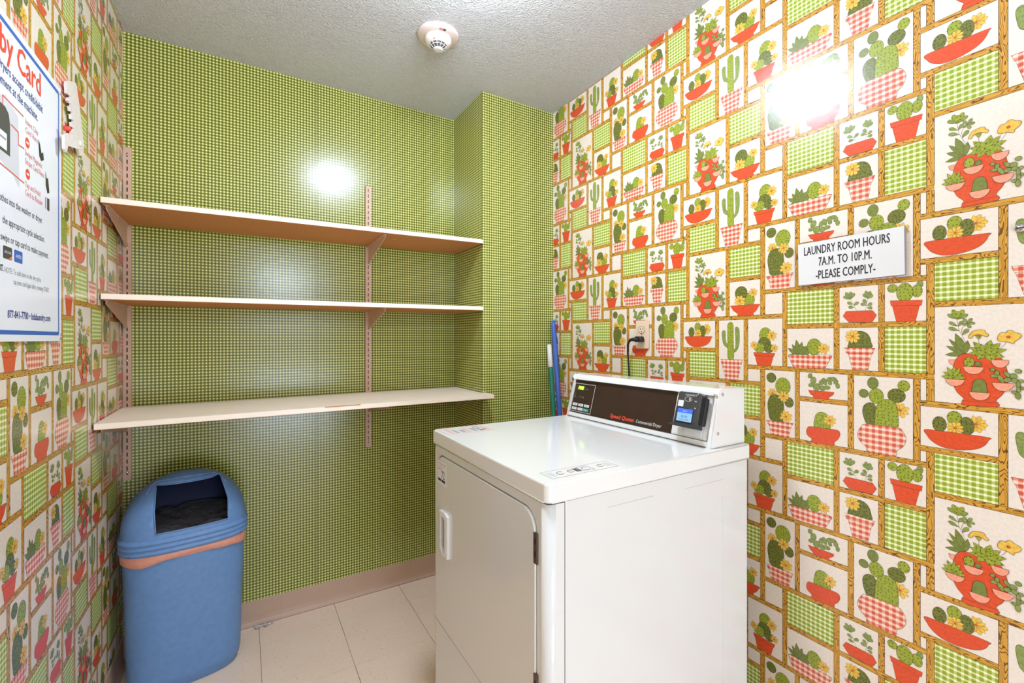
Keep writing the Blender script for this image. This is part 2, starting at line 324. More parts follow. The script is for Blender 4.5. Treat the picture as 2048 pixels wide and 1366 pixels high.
# ------------------------------------------------------------------ cactus wallpaper print (one repeat, millimetres)
#  p polygon, s smooth polygon, e ellipse, l pointed leaf, r round leaf, d flower, b half bowl, k stroke, m next picture
ART=[('m',),
('b','k',723.9,-48.5,8.8,12.9),
('l','M',743.3,-34.4,708.8,-37.6,10.8),
('l','M',743.3,-34.4,710.9,-17.1,10.8),
('l','M',743.3,-34.4,715.0,-0.4,9.2),
('l','M',743.3,-34.4,726.6,12.1,14.6),
('l','M',743.3,-34.4,747.2,-4.0,10.8),
('k','o',[(729.3,43.6),(732.7,19.7),(738.7,5.1),(742.6,-4.9),(753.0,-17.4)],0.5),
('k','o',[(740.0,28.7),(737.1,19.7),(738.7,7.5)],0.5),
('r','J',730.7,43.5,713.6,55.7,8.6),
('r','J',730.7,43.5,747.2,54.1,8.6),
('r','L',730.7,43.9,722.6,65.6,9.4),
('r','L',730.7,43.9,740.0,64.6,9.4),
('r','L',730.4,43.6,730.0,62.2,10.3),
('r','J',730.3,28.0,716.4,37.6,7.5),
('r','J',732.0,28.0,738.9,39.2,7.5),
('r','J',732.9,17.4,715.4,24.7,8.6),
('r','J',738.7,7.8,748.1,21.3,8.5),
('r','J',746.3,34.5,740.6,44.6,6.4),
('r','J',746.3,34.5,754.1,44.8,6.4),
('r','J',746.3,34.5,758.8,33.9,6.4),
('r','J',746.3,34.5,751.5,23.4,6.4),
('r','J',746.3,34.5,739.6,30.1,6.4),
('s','r',[(732.0,-40.5),(740.0,-34.8),(753.0,-33.4),(770.9,-33.6),(790.6,-37.2),(800.2,-44.2),(805.5,-57.7),(808.4,-72.1),(809.0,-89.2),(806.7,-104.8),(800.2,-120.9),(793.0,-130.7),(791.8,-136.0),(794.8,-138.8),(794.8,-146.5),(767.1,-149.3),(739.3,-149.2),(737.6,-144.0),(738.7,-139.3),(740.6,-134.9),(730.7,-122.9),(724.9,-109.7),(722.3,-92.4),(722.8,-70.3),(725.9,-52.7)]),
('k','o',[(738.9,-140.2),(765.8,-139.7),(793.2,-138.6)],0.6),
('k','o',[(765.2,8.5),(764.6,-0.3),(765.6,-14.5)],0.5),
('k','o',[(808.4,-3.7),(803.7,-14.1),(799.0,-19.3)],0.5),
('l','L',775.8,-31.1,748.5,-33.7,10.3),
('l','L',775.8,-31.1,750.5,-20.1,11.1),
('l','L',775.8,-31.1,755.9,-7.1,11.8),
('l','L',775.8,-31.1,783.9,-3.3,12.6),
('l','L',775.8,-31.1,798.4,-9.8,11.8),
('l','L',775.8,-31.1,807.5,-23.4,11.8),
('l','L',775.8,-31.1,803.9,-39.8,12.6),
('l','L',775.8,-31.1,789.3,-49.9,13.3),
('l','L',775.8,-31.1,762.0,-45.7,11.8),
('l','L',775.2,-32.0,768.3,-11.8,8.9),
('l','L',775.2,-32.0,787.5,-15.1,10.4),
('l','L',775.2,-32.0,795.4,-28.0,8.9),
('l','L',775.2,-32.0,760.7,-28.0,8.9),
('l','L',775.2,-32.0,775.8,-39.0,8.9),
('s','y',[(748.5,1.5),(750.5,8.6),(755.9,16.1),(764.6,18.7),(773.4,18.2),(775.8,12.3),(780.4,8.4),(777.1,3.5),(772.1,6.7),(765.8,8.5),(756.9,6.8),(753.0,0.9)]),
('p','L',[(759.5,6.8),(769.6,6.7),(766.5,-0.3),(763.3,-0.3)]),
('s','y',[(793.8,-2.1),(795.4,6.6),(799.6,12.6),(806.1,11.7),(808.4,15.9),(814.3,17.4),(820.0,12.4),(826.3,10.1),(828.2,4.7),(824.0,-2.0),(818.9,-5.4),(817.1,-11.3),(811.9,-8.8),(807.2,-6.8),(797.8,-6.4)]),
('e','c',809.8,3.1,2.8,2.7,0),
('e','L',749.5,-52.9,8.6,11.2,0),
('e','M',763.9,-56.7,5.3,5.7,0),
('b','k',756.3,-63.0,16.3,16.5),
('b','k',797.4,-46.1,13.4,16.9),
('l','L',724.2,-90.1,706.7,-76.9,7.9),
('l','L',724.2,-90.1,703.2,-87.4,7.9),
('l','L',724.2,-90.1,713.0,-64.9,7.9),
('l','L',724.2,-90.1,725.3,-62.8,7.9),
('l','L',724.2,-90.1,734.9,-65.6,7.9),
('l','L',724.2,-90.1,741.6,-78.6,7.9),
('l','L',724.2,-90.1,744.8,-88.0,7.9),
('l','L',724.2,-90.1,718.5,-98.6,7.9),
('l','L',724.2,-90.1,736.0,-95.0,7.9),
('b','k',726.4,-93.0,15.9,15.4),
('s','M',[(755.6,-121.2),(755.4,-104.2),(758.2,-93.2),(765.8,-89.4),(773.6,-92.0),(776.8,-102.3),(776.5,-119.0)]),
('b','k',766.2,-118.9,16.4,17.4),
('e','J',786.3,-67.5,4.1,3.8,-20),
('e','J',788.7,-81.2,5.8,3.8,0),
('e','J',793.2,-74.0,3.9,5.5,0),
('e','J',798.7,-86.5,4.1,9.0,25),
('e','J',808.4,-87.8,5.6,4.8,25),
('e','J',807.8,-75.6,3.5,8.2,35),
('e','J',817.1,-79.2,5.8,5.4,25),
('e','J',824.3,-68.6,4.8,4.7,20),
('e','J',818.9,-88.0,5.3,4.7,-25),
('e','J',824.0,-97.2,3.2,8.8,0),
('e','J',828.2,-88.8,3.8,3.4,-10),
('e','J',824.6,-106.8,3.4,5.7,0),
('e','J',829.7,-103.6,2.7,3.4,0),
('e','J',818.4,-113.1,4.4,3.4,0),
('e','J',823.7,-120.0,3.9,7.4,0),
('b','k',801.9,-95.2,16.0,17.5),
('m',),
('e','D',699.4,-199.7,12.4,18.0,0),
('e','L',725.3,-181.6,12.9,15.8,0),
('d','y',760.1,-189.7,18.9,7,-120,120),
('e','D',745.2,-196.7,12.8,20.2,0),
('d','y',726.4,-204.4,15.7,9,0,360),
('s','r',[(672.7,-216.7),(703.2,-214.9),(740.0,-214.8),(781.4,-215.7),(780.2,-221.5),(774.6,-233.2),(763.3,-243.5),(745.2,-250.3),(723.9,-253.6),(703.2,-251.4),(686.1,-241.7),(677.4,-230.0)]),
('m',),
('s','J',[(167.8,-31.9),(160.1,-28.9),(150.1,-20.4),(145.7,-1.9),(144.0,16.7),(146.7,25.4),(152.8,27.1),(157.1,22.2),(157.8,-1.9),(161.1,-14.8),(167.8,-20.2)]),
('s','J',[(185.8,-47.9),(199.3,-37.9),(205.6,-19.8),(207.5,4.2),(206.3,28.1),(202.5,35.7),(196.7,37.9),(191.9,33.5),(192.9,4.2),(193.5,-19.9),(191.3,-32.0),(185.8,-39.7)]),
('s','L',[(166.8,-70.8),(164.8,-17.2),(164.5,38.0),(166.8,49.6),(175.0,55.2),(183.2,50.3),(185.8,37.5),(186.4,-17.0),(186.4,-70.0)]),
('p','G',[(143.3,-83.2),(213.8,-82.9),(200.9,-136.4),(157.4,-137.4)]),
('p','G',[(137.1,-70.4),(218.2,-69.6),(214.1,-84.1),(142.3,-84.5)]),
('m',),
('e','L',238.3,124.0,19.8,21.7,0),
('e','D',212.6,147.3,21.3,22.7,0),
('d','y',252.5,146.2,14.8,8,0,360),
('d','y',207.9,122.3,19.7,8,0,360),
('s','r',[(177.6,108.3),(224.4,108.4),(271.7,108.3),(270.3,100.6),(262.3,87.4),(254.0,81.2),(251.3,73.5),(205.6,73.1),(199.9,81.7),(186.4,91.4),(179.3,102.2)]),
('m',),
('e','L',291.8,10.5,19.2,23.9,0),
('e','D',289.0,-14.5,19.9,18.8,0),
('e','L',273.7,-29.4,17.5,15.5,0),
('e','D',302.7,-30.3,15.2,13.6,0),
('d','y',311.4,8.3,16.1,8,0,360),
('d','y',256.0,-20.7,12.7,8,0,360),
('d','y',319.4,-29.3,12.0,8,0,360),
('p','r',[(258.5,-54.1),(317.1,-54.9),(308.7,-84.9),(266.7,-85.7)]),
('p','r',[(253.9,-43.8),(322.0,-45.0),(318.7,-55.1),(256.7,-54.8)]),
('m',),
('e','D',310.3,324.8,14.5,15.2,0),
('e','L',344.7,301.3,21.9,26.1,0),
('e','D',362.7,254.9,13.1,15.2,0),
('d','y',313.9,276.9,16.2,8,0,360),
('s','D',[(309.8,194.6),(301.9,216.8),(299.1,239.8),(301.9,257.8),(309.8,270.6),(323.6,274.4),(337.2,270.1),(345.8,256.3),(348.5,229.7),(347.9,194.1)]),
('d','y',346.6,271.3,16.8,8,0,360),
('d','y',353.8,211.2,18.8,8,0,360),
('p','G',[(302.2,183.9),(368.5,183.5),(362.7,149.3),(308.4,150.6)]),
('p','G',[(293.4,191.8),(375.4,194.5),(369.0,181.2),(300.8,180.1)]),
('m',),
('e','J',420.6,-106.7,5.8,7.5,-20),
('e','J',429.3,-119.5,7.5,10.6,-10),
('e','J',423.5,-133.1,7.5,5.6,20),
('e','J',437.8,-137.4,8.5,10.6,-20),
('e','J',450.2,-123.0,6.1,8.6,-30),
('e','J',458.0,-120.2,5.5,10.4,20),
('e','J',452.5,-139.2,7.8,7.4,0),
('e','J',464.1,-136.5,8.2,5.5,0),
('e','J',471.2,-114.0,8.7,6.7,20),
('e','J',471.7,-124.3,4.9,4.9,0),
('e','J',480.3,-110.9,7.5,4.8,-10),
('e','J',485.7,-118.9,5.3,7.2,-20),
('e','J',490.4,-129.6,4.8,7.2,0),
('p','r',[(415.3,-148.0),(481.9,-147.5),(479.8,-154.7),(469.5,-162.8),(469.5,-169.5),(429.8,-170.4),(428.4,-163.3),(421.2,-158.5)]),
('m',),
('s','L',[(433.0,-254.6),(432.5,-226.6),(437.9,-212.4),(447.8,-206.7),(460.3,-208.6),(468.5,-219.6),(471.2,-252.6)]),
('d','y',471.2,-226.8,16.1,8,0,360),
('s','r',[(410.4,-267.0),(414.8,-254.6),(423.5,-251.5),(453.4,-251.1),(486.0,-250.0),(494.5,-253.9),(495.8,-263.3),(491.3,-274.6),(482.5,-285.3),(480.7,-293.8),(453.4,-295.7),(425.6,-295.7),(424.4,-285.9),(413.9,-278.4)]),
('m',),
('e','M',404.5,-37.0,14.8,14.0,0),
('e','L',431.3,-23.9,18.9,23.7,0),
('d','y',455.6,-28.7,15.8,8,0,360),
('l','M',391.0,-49.2,358.6,-28.3,12.4),
('l','M',391.0,-49.2,359.5,-50.2,11.2),
('l','M',391.0,-49.2,371.1,-16.7,12.4),
('l','M',391.0,-49.2,382.8,-3.1,14.9),
('l','M',391.0,-49.2,399.1,-9.4,13.7),
('l','M',391.0,-49.2,414.8,-19.4,12.4),
('s','G',[(364.2,-48.5),(420.6,-47.6),(473.4,-46.0),(471.2,-58.8),(464.9,-72.2),(455.6,-84.0),(419.2,-85.5),(380.3,-86.0),(371.1,-75.8),(365.8,-61.8)]),
('m',),
('k','o',[(534.7,72.5),(526.0,94.8),(520.1,106.5)],0.5),
('k','o',[(553.9,71.5),(557.1,92.7),(559.9,104.4)],0.5),
('r','J',519.2,104.6,504.3,113.6,8.6),
('r','J',519.2,104.6,509.4,124.1,8.6),
('r','J',519.2,104.6,520.9,125.0,8.6),
('r','J',520.1,104.5,529.3,120.4,8.6),
('r','J',526.0,90.5,513.3,97.2,8.6),
('r','J',529.3,82.5,515.8,84.2,8.5),
('r','J',527.6,87.4,538.4,96.4,8.6),
('r','J',559.9,103.5,549.0,116.7,8.3),
('r','J',559.9,103.5,554.7,123.9,8.3),
('r','J',559.9,103.5,564.7,122.0,8.3),
('r','J',559.9,103.5,569.8,113.1,8.3),
('r','J',556.3,86.6,544.1,91.2,8.3),
('r','J',556.3,90.4,549.8,102.3,8.3),
('r','J',557.9,84.6,568.2,91.5,8.3),
('r','J',557.9,79.8,569.0,79.2,8.3),
('p','r',[(510.3,73.2),(569.8,72.5),(578.4,59.9),(569.0,42.3),(516.7,43.5),(503.0,60.2)]),
('m',),
('s','D',[(517.7,-25.7),(516.2,-12.2),(521.0,5.4),(531.1,17.0),(542.7,19.8),(554.9,15.3),(562.8,5.3),(566.3,-9.0),(565.9,-24.9)]),
('d','y',525.3,5.4,18.4,9,0,360),
('p','G',[(514.7,-39.6),(567.8,-39.6),(559.7,-82.0),(524.8,-83.0)]),
('p','G',[(505.4,-24.8),(575.3,-25.0),(570.1,-39.8),(510.6,-40.1)]),
('m',),
('e','L',610.9,125.2,10.0,10.5,0),
('e','J',664.1,130.2,6.1,8.8,0),
('e','L',658.6,114.5,10.3,15.0,0),
('e','L',635.2,113.0,16.4,23.3,0),
('p','r',[(610.2,83.2),(664.1,81.1),(655.9,41.4),(619.0,41.2)]),
('p','r',[(605.7,94.5),(669.2,92.1),(667.5,79.5),(608.0,81.5)]),
('m',),
('e','M',570.2,-115.0,11.9,15.4,0),
('e','M',550.2,-143.5,10.7,11.0,0),
('e','D',619.0,-142.3,18.0,17.6,10),
('e','L',633.3,-116.6,11.8,13.5,0),
('e','L',577.6,-147.8,15.7,19.8,0),
('s','D',[(561.2,-225.9),(552.4,-212.6),(547.9,-192.2),(549.7,-177.2),(556.8,-168.4),(564.7,-165.9),(573.3,-169.0),(580.2,-187.7),(580.2,-222.7)]),
('d','y',625.9,-177.3,19.2,8,0,360),
('s','L',[(577.6,-225.2),(575.1,-205.0),(575.9,-184.2),(580.2,-169.2),(588.6,-157.9),(600.3,-153.0),(612.6,-156.6),(620.6,-169.1),(622.2,-189.8),(619.5,-223.2)]),
('s','G',[(553.3,-223.0),(588.6,-221.3),(622.2,-220.7),(631.0,-227.6),(636.5,-239.0),(637.7,-251.6),(631.0,-267.8),(619.8,-279.1),(616.9,-293.2),(588.6,-294.0),(558.6,-293.3),(555.9,-282.4),(545.2,-272.9),(538.0,-261.6),(537.5,-246.8),(544.3,-231.9)])]
RW, RP = 676.0, 445.0
POSTS = [(0, 14.5, 125, 61.5), (0, 14.5, -46, -306.5), (651.5, 665, -97, -294), (119, 133, 61.5, -136), (158.5, 171.7, -149, -382), (222, 235.8, 62, -136),
         (276, 291, -97, -371), (344, 357, 138, -97), (379.5, 392.5, -97, -305), (481, 494, 150, -97), (514.5, 528, -97, -294), (582, 595, 138, -84)]
BEAMS = [(-11.3, 344, 74.5, 61.5), (-11.3, 119, -33, -46), (14.5, 276, -136, -149), (235.8, 690.5, -84, -97), (291, 676, 151, 138),
         (171.7, 276, -245, -258), (357, 481, 42, 29), (494, 676, 42, 29), (392.5, 514.5, -167.5, -181)]
PLAIDS = [(14.5, 119, -46, -136), (171.7, 276, -149, -245), (357, 481, 138, 42), (595, 676, 29, -84)]
def smooth(pts, k=4):
    n = len(pts); out = []
    for i in range(n):
        p0, p1, p2, p3 = (np.array(pts[(i+j-1) % n], float) for j in range(4))
        for q in range(k):
            t = q/k; out.append(tuple(.5*((2*p1)+(p2-p0)*t+(2*p0-5*p1+4*p2-p3)*t*t+(3*p1-p0-3*p2+p3)*t**3)))
    return out
def make_tile():
    V, F, MI = [], [], []; mats = []
    def mi(m):
        if m not in mats: mats.append(m)
        return mats.index(m)
    def fill(pts, m, z):
        n0 = len(V); V.extend((p[0], p[1], z) for p in pts)
        a = sum(pts[i][0]*pts[(i+1) % len(pts)][1]-pts[(i+1) % len(pts)][0]*pts[i][1] for i in range(len(pts)))
        for t in tessellate_polygon([[Vector((p[0], p[1], 0)) for p in pts]]):
            x = [pts[i] for i in t]; s = (x[1][0]-x[0][0])*(x[2][1]-x[0][1])-(x[2][0]-x[0][0])*(x[1][1]-x[0][1])
            if abs(s) < 1e-6: continue
            F.append(tuple(n0+i for i in (t if s > 0 else t[::-1]))); MI.append(mi(m))
    def stroke(pts, w, m, z, closed):
        n = len(pts); P = [np.array(p, float) for p in pts]; L = []
        for i in range(n):
            a = P[i-1] if (closed or i) else P[i]; b = P[(i+1) % n] if (closed or i < n-1) else P[i]
            t = b-a; t /= (np.linalg.norm(t)+1e-9); nn = np.array((-t[1], t[0]))*w/2; L.append((P[i]+nn, P[i]-nn))
        n0 = len(V)
        for a, b in L: V.append((a[0], a[1], z)); V.append((b[0], b[1], z))
        for i in range(n if closed else n-1):
            j = (i+1) % n; F.append((n0+2*i+1, n0+2*j+1, n0+2*j, n0+2*i)); MI.append(mi(m))
    def shape(pts, m, z, w=.7): fill(pts, m, z); stroke(pts, w, 'o', z+.012, True)
    def leafp(bx, by, tx, ty, w, rnd):
        b = np.array((bx, by)); t = np.array((tx, ty)); d = t-b; nrm = np.array((-d[1], d[0]))/(np.linalg.norm(d)+1e-9)*w/2
        prof = [(0, .0), (.12, .45), (.3, .85), (.5, 1), (.7, .8), (.87, .38), (1, 0)] if not rnd else [(0, .08), (.2, .35), (.45, .8), (.7, 1), (.9, .72), (1, .25)]
        return [tuple(b+d*q+nrm*h) for q, h in prof]+[tuple(b+d*q-nrm*h) for q, h in prof[::-1] if h > 0]
    for x0, x1, t, b in PLAIDS: fill([(x0, b), (x1, b), (x1, t), (x0, t)], 'P', .02)
    for x0, x1, t, b in POSTS:
        fill([(x0, b), (x1, b), (x1, t), (x0, t)], 'w_v', .04)
        for x in (x0, x1): stroke([(x, b), (x, t)], .95, 'o', .05, False)
    for x0, x1, t, b in BEAMS:
        fill([(x0, b), (x1, b), (x1, t), (x0, t)], 'w_h', .06)
        for y in (t, b): stroke([(x0, y), (x1, y)], .95, 'o', .07, False)
    z = .08
    for a in ART:
        k = a[0]
        if k == 'm': z = .08; continue
        z += .024
        if k == 'p': shape(a[2], a[1], z)
        elif k == 's': shape(smooth(a[2]), a[1], z)
        elif k == 'k': stroke(a[2], a[3], 'o', z, False)
        elif k == 'e':
            _, m, cx, cy, rx, ry, ro = a; n = 20 if rx > 6 else 12; r = math.radians(ro); pts = []
            for i in range(n):
                t = 2*math.pi*i/n; x, y = rx*math.cos(t), ry*math.sin(t); pts.append((cx+x*math.cos(r)-y*math.sin(r), cy+x*math.sin(r)+y*math.cos(r)))
            shape(pts, m, z)
            if m in 'LDM' and rx > 4:      # short spines round the pad
                for i in range(0, n, 2):
                    p = pts[i]; d = (p[0]-cx, p[1]-cy); q = math.hypot(*d)
                    stroke([p, (p[0]+d[0]/q*2.2, p[1]+d[1]/q*2.2)], .28, 'o', z+.012, False)
        elif k in 'lr': shape(leafp(*a[2:7], k == 'r'), a[1], z, .45)
        elif k == 'b':
            _, m, cx, cy, rx, ry = a; shape([(cx+rx*math.cos(t), cy+ry*math.sin(t)) for t in np.linspace(math.pi, 2*math.pi, 12)], m, z)
        elif k == 'd':
            _, m, cx, cy, r, n, a0, a1 = a; full = a1-a0 >= 359
            for i in range(n):
                t = -math.radians(a0+(a1-a0)*(i+.5)/n)
                shape(leafp(cx+.12*r*math.cos(t), cy+.12*r*math.sin(t), cx+r*math.cos(t), cy+r*math.sin(t), r*.5, i % 2), 'y', z+.001*i, .4)
            fill([(cx+.16*r*math.cos(t), cy+.16*r*math.sin(t)) for t in np.linspace(0, 2*math.pi, 9)[:-1]], 'c', z+.018)
    return np.array(V), F, MI, mats
TV, TF, TM, TMATS = make_tile()
def wallpaper(name, parent, x0, x1, y0, y1, loc, rotm):
    """repeat the print over the rectangle, trim it at the wall's edges, glue it on the wall"""
    V = [np.array([(x0, y0, 0), (x1, y0, 0), (x1, y1, 0), (x0, y1, 0)])]; F = [(0, 1, 2, 3)]; MI = [0]; n = 4
    umin, vmin = TV[:, 0].min(), TV[:, 1].min(); umax, vmax = TV[:, 0].max(), TV[:, 1].max()
    for i in range(-8, 9):
        for j in range(-10, 11):
            dx = i*RW; dy = j*RP+(i % 2)*RP/2
            if dx+umin > x1*1000 or dx+umax < x0*1000 or dy+vmin > y1*1000 or dy+vmax < y0*1000: continue
            V.append((TV+np.array((dx, dy, 0)))*.001); F.extend(tuple(k+n for k in f) for f in TF); MI.extend(m+1 for m in TM); n += len(TV)
    me = bpy.data.meshes.new(name); me.from_pydata(np.vstack(V).tolist(), [], F); me.polygons.foreach_set('material_index', MI)
    me.materials.append(M['cream'])
    for m in TMATS: me.materials.append(M[m])
    bm = bmesh.new(); bm.from_mesh(me)
    for co, no in (((x0, 0, 0), (-1, 0, 0)), ((x1, 0, 0), (1, 0, 0)), ((0, y0, 0), (0, -1, 0)), ((0, y1, 0), (0, 1, 0))):
        bmesh.ops.bisect_plane(bm, geom=bm.verts[:]+bm.edges[:]+bm.faces[:], plane_co=co, plane_no=no, clear_outer=True)
    bm.to_mesh(me); bm.free()
    o = link(name, me, parent); o.matrix_local = rotm; return o
def struct(o): return tag(o, kind='structure')
T = .1
wr = struct(B().box((XR+.001, YF-T, 0), (XR+T, YB+T, ZC), 'wallbase').done('wall_right'))
UY = 1.0897
wallpaper('wallpaper', wr, -(YCOL-UY), -(YF-UY), -CZ, ZC-CZ, None, frame((XR, UY, CZ), (0, -1, 0), (0, 0, 1)))
wl = struct(B().box((XL-T, YF-T, 0), (XL-.001, YB+T, ZC), 'wallbase').done('wall_left'))
LY, LZ = 1.653, CZ-.204
wallpaper('wallpaper', wl, YF-LY, YB-LY, -LZ, ZC-LZ, None, frame((XL, LY, LZ), (0, 1, 0), (0, 0, 1)))
wb = struct(B().box((XL-T, YB+.001, 0), (XR+T, YB+T, ZC), 'wallbase').done('wall_back'))
SEAM = .2895
for x0, x1 in ((XL, SEAM-.0007), (SEAM+.0007, XCOL)):
    B().box((x0, YB, 0), (x1, YB+.0012, ZC), 'green_wall').done('wallpaper_sheet', wb)
B().box((SEAM-.003, YB+.0007, 0), (SEAM+.003, YB+.0010, ZC), 'slot').done('seam_shade_strip', wb)  # dark strip behind the sheet joint, its colour stands in for shade
wc = struct(B().box((XCOL+.001, YCOL+.001, 0), (XR+T, YB+.05, ZC), 'wallbase').done('wall_chase'))
B().box((XCOL, YCOL, 0), (XR, YCOL+.001, ZC), 'green_wall').done('wallpaper_sheet', wc)
B().box((XCOL, YCOL, 0), (XCOL+.001, YB, ZC), 'green_side').done('wallpaper_sheet', wc)
DX0, DX1 = .02, .86
b = B().box((XL-T, YF-T, 0), (DX0, YF, ZC), 'wallbase').box((DX1, YF-T, 0), (XR+T, YF, ZC), 'wallbase').box((DX0, YF-T, 2.08), (DX1, YF, ZC), 'wallbase')
struct(b.done('wall_front'))
d = struct(B().box((DX0, YF-T+.01, .005), (DX1, YF-T+.05, 2.08), 'door', .002).done('door_1'))
B().lathe([(.0, 0), (.027, 0), (.03, .01), (.012, .02), (.012, .045), (.026, .05), (.028, .07), (.018, .08), (0.001, .081)], 'chrome', 20, Matrix.Translation((DX0+.07, YF-T+.05, 1.0)) @ Matrix.Rotation(-math.pi/2, 4, 'X')).done('door_handle', d)
struct(B().box((XL-T, YF-T, ZC), (XR+T, YB+T, ZC+T), 'ceil').done('ceiling'))
fl = struct(B().box((XL-T, YF-T, -T), (XR+T, YB+T, -.003), 'grout').done('floor'))
# vinyl floor tiles with narrow open joints; alike pieces share mesh data
TS, TX, TY, G = .305, .057, 2.07, .0006
cache = {}
ix0, ix1 = math.floor((XL-TX)/TS), math.ceil((XR-TX)/TS); iy0, iy1 = math.floor((YF-TY)/TS), math.ceil((YB-TY)/TS)
for i in range(ix0, ix1):
    for j in range(iy0, iy1):
        a0, a1 = max(TX+i*TS, XL)+G, min(TX+(i+1)*TS, XR)-G; b0, b1 = max(TY+j*TS, YF)+G, min(TY+(j+1)*TS, YB-.0170)-G
        if a1-a0 < .005 or b1-b0 < .005: continue
        key = (round(a1-a0, 4), round(b1-b0, 4))
        if key not in cache:
            o = B().box((-(a1-a0)/2, -(b1-b0)/2, -.003), ((a1-a0)/2, (b1-b0)/2, 0), 'tile', .0008, 1).done('floor_tile', fl); cache[key] = o.data
        else: o = link('floor_tile', cache[key], fl)
        o.location = ((a0+a1)/2, (b0+b1)/2, 0)
# rubber cove base
def cove(name, segs, mtx):
    """profile runs along local x; y is out of the wall"""
    b = B()
    prof = [(0, 0), (.016, 0), (.0155, .003), (.009, .008), (.005, .016), (.0035, .03), (.003, .099), (.0015, .102), (0, .102)]
    for x0, x1 in segs:
        m2 = mtx @ Matrix(((0, 0, 1, 0), (1, 0, 0, 0), (0, 1, 0, 0), (0, 0, 0, 1)))
        b.prism(prof, x0, x1, 'cove', m2)
    return struct(b.done(name))
cove('baseboard_back', [(XL, .1435), (.144, XCOL)], frame((0, YB, 0), (1, 0, 0), (0, -1, 0)) @ Matrix.Scale(-1, 4, (0, 0, 1)))
cove('baseboard_right', [(YF, YCOL)], frame((XR, 0, 0), (0, 1, 0), (-1, 0, 0)))
cove('baseboard_left', [(YF, YB-.02)], frame((XL, 0, 0), (0, 1, 0), (1, 0, 0)) @ Matrix.Scale(-1, 4, (0, 0, 1)))
cove('baseboard_chase', [(XCOL-.003, XR-.016)], frame((0, YCOL, 0), (1, 0, 0), (0, -1, 0)) @ Matrix.Scale(-1, 4, (0, 0, 1)))
# ------------------------------------------------------------------ lamp and detector on the ceiling
LX, LYY = .54, 1.09
lamp = empty('ceiling_lamp', (LX, LYY, ZC), 'round flush ceiling lamp with a lit frosted glass bowl, in front of the smoke detector', 'lamp')
B().lathe([(.001, 0), (.15, 0), (.155, -.008), (.155, -.018), (.15, -.022), (.001, -.022)], 'paintedsteel', 40).done('lamp_base', lamp)
B().lathe([(.13, -.022), (.14, -.040), (.138, -.058), (.125, -.076), (.095, -.092), (.05, -.100), (.001, -.102)], 'lampglass', 40).done('lamp_glass', lamp)
B().lathe([(.001, -.100), (.008, -.102), (.01, -.110), (.005, -.118), (.001, -.120)], 'chrome', 14).done('finial', lamp)
det = empty('smoke_detector', (.648, 1.645, ZC), 'round white smoke detector with slotted cone on the stippled ceiling', 'smoke detector')
B().lathe([(.001, 0), (.078, 0), (.080, -.003), (.079, -.008), (.074, -.013), (.055, -.017), (.001, -.017)], 'detector_base', 48).done('mounting_base', det)
B().lathe([(.001, -.016), (.051, -.016), (.0515, -.025), (.049, -.032), (.042, -.038), (.037, -.041), (.001, -.041)], 'detector', 48).done('housing', det)
B().lathe([(.001, -.038), (.033, -.038), (.028, -.047), (.021, -.054), (.001, -.054)], 'vent', 40).done('sensor_chamber', det)
for k in range(12):
    t = 2*math.pi*k/12; c, s_ = math.cos(t), math.sin(t)
    B().tube([(.036*c, .036*s_, -.038), (.030*c, .030*s_, -.048), (.018*c, .018*s_, -.056)], .0012, 'detector', 6).done('rib', det)
for r, z in ((.0345, -.042), (.030, -.049)):
    B().tube([(r*math.cos(2*math.pi*i/32), r*math.sin(2*math.pi*i/32), z) for i in range(33)], .0010, 'detector', 6).done('ring', det)
B().lathe([(.001, -.052), (.018, -.052), (.018, -.058), (.014, -.060), (.001, -.060)], 'detector', 30).done('cap', det)
B().lathe([(.001, -.036), (.0025, -.036), (.0025, -.041), (.001, -.041)], 'red_ink', 10, Matrix.Translation((-.028, -.030, 0))).done('indicator', det)
B().box((-.018, -.066, -.0185), (-.006, -.058, -.0160), 'pinkred_ink').box((-.004, -.066, -.0185), (.006, -.059, -.0160), 'black_ink').done('printed_label', det)

# ------------------------------------------------------------------ shelving
def standard(x, z0, z1, label):
    o = empty('shelf_standard', (x, YB, z0), label, 'shelf standard', 'slotted shelf standards on the green wall'); h = z1-z0; w = .0125; d = .015
    b = B().box((-w, -d, 0), (-w+.0018, -.0015, h), 'steel').box((w-.0018, -d, 0), (w, -.0015, h), 'steel')
    b.box((-w, -d-.0016, 0), (-.0019, -d, h), 'steel').box((.0019, -d-.0016, 0), (w, -d, h), 'steel')
    p = .0266; z = 0; n = int(h/p)
    for k in range(n+1):
        a = k*p; e = min(a+.0105, h) if k < n else h
        if k in (0, n) : e = min(a+.02, h)
        b.box((-.0019, -d-.0016, a), (.0019, -d, e), 'steel')
    b.done('channel', o)
    B().box((-w+.002, -d+.002, .001), (w-.002, -.002, h-.001), 'slot').done('channel_inside', o)
    for zz in (.03, h*.36, h*.7, h-.028):
        B().lathe([(.001, 0), (.0042, 0), (.0042, .001), (.002, .0022), (.001, .0022)], 'chrome', 12, Matrix.Translation((0, -d-.0016, zz)) @ Matrix.Rotation(math.pi/2, 4, 'X')).done('screw', o)
    return o
standard(-.3815, .695, 1.966, 'tan slotted steel shelf standard in the corner beside the cactus wallpaper')
standard(.5187, .71, 1.972, 'tan slotted steel shelf standard on the green wall, right of the wall seam')
SH = [  # name, left top z, right top z, front y, x0, x1
    (1.6875, 1.7045, 1.900, -.392, .9735, 'topmost cream shelf board with a chipped particle board underside'),
    (1.3795, 1.3875, 1.900, -.391, .9755, 'middle cream shelf board of the three, seen nearly edge on'),
    (.9755, .9785, 1.822, -.391, .9905, 'lowest and deepest cream shelf board above the blue bin')]
TH = .0185
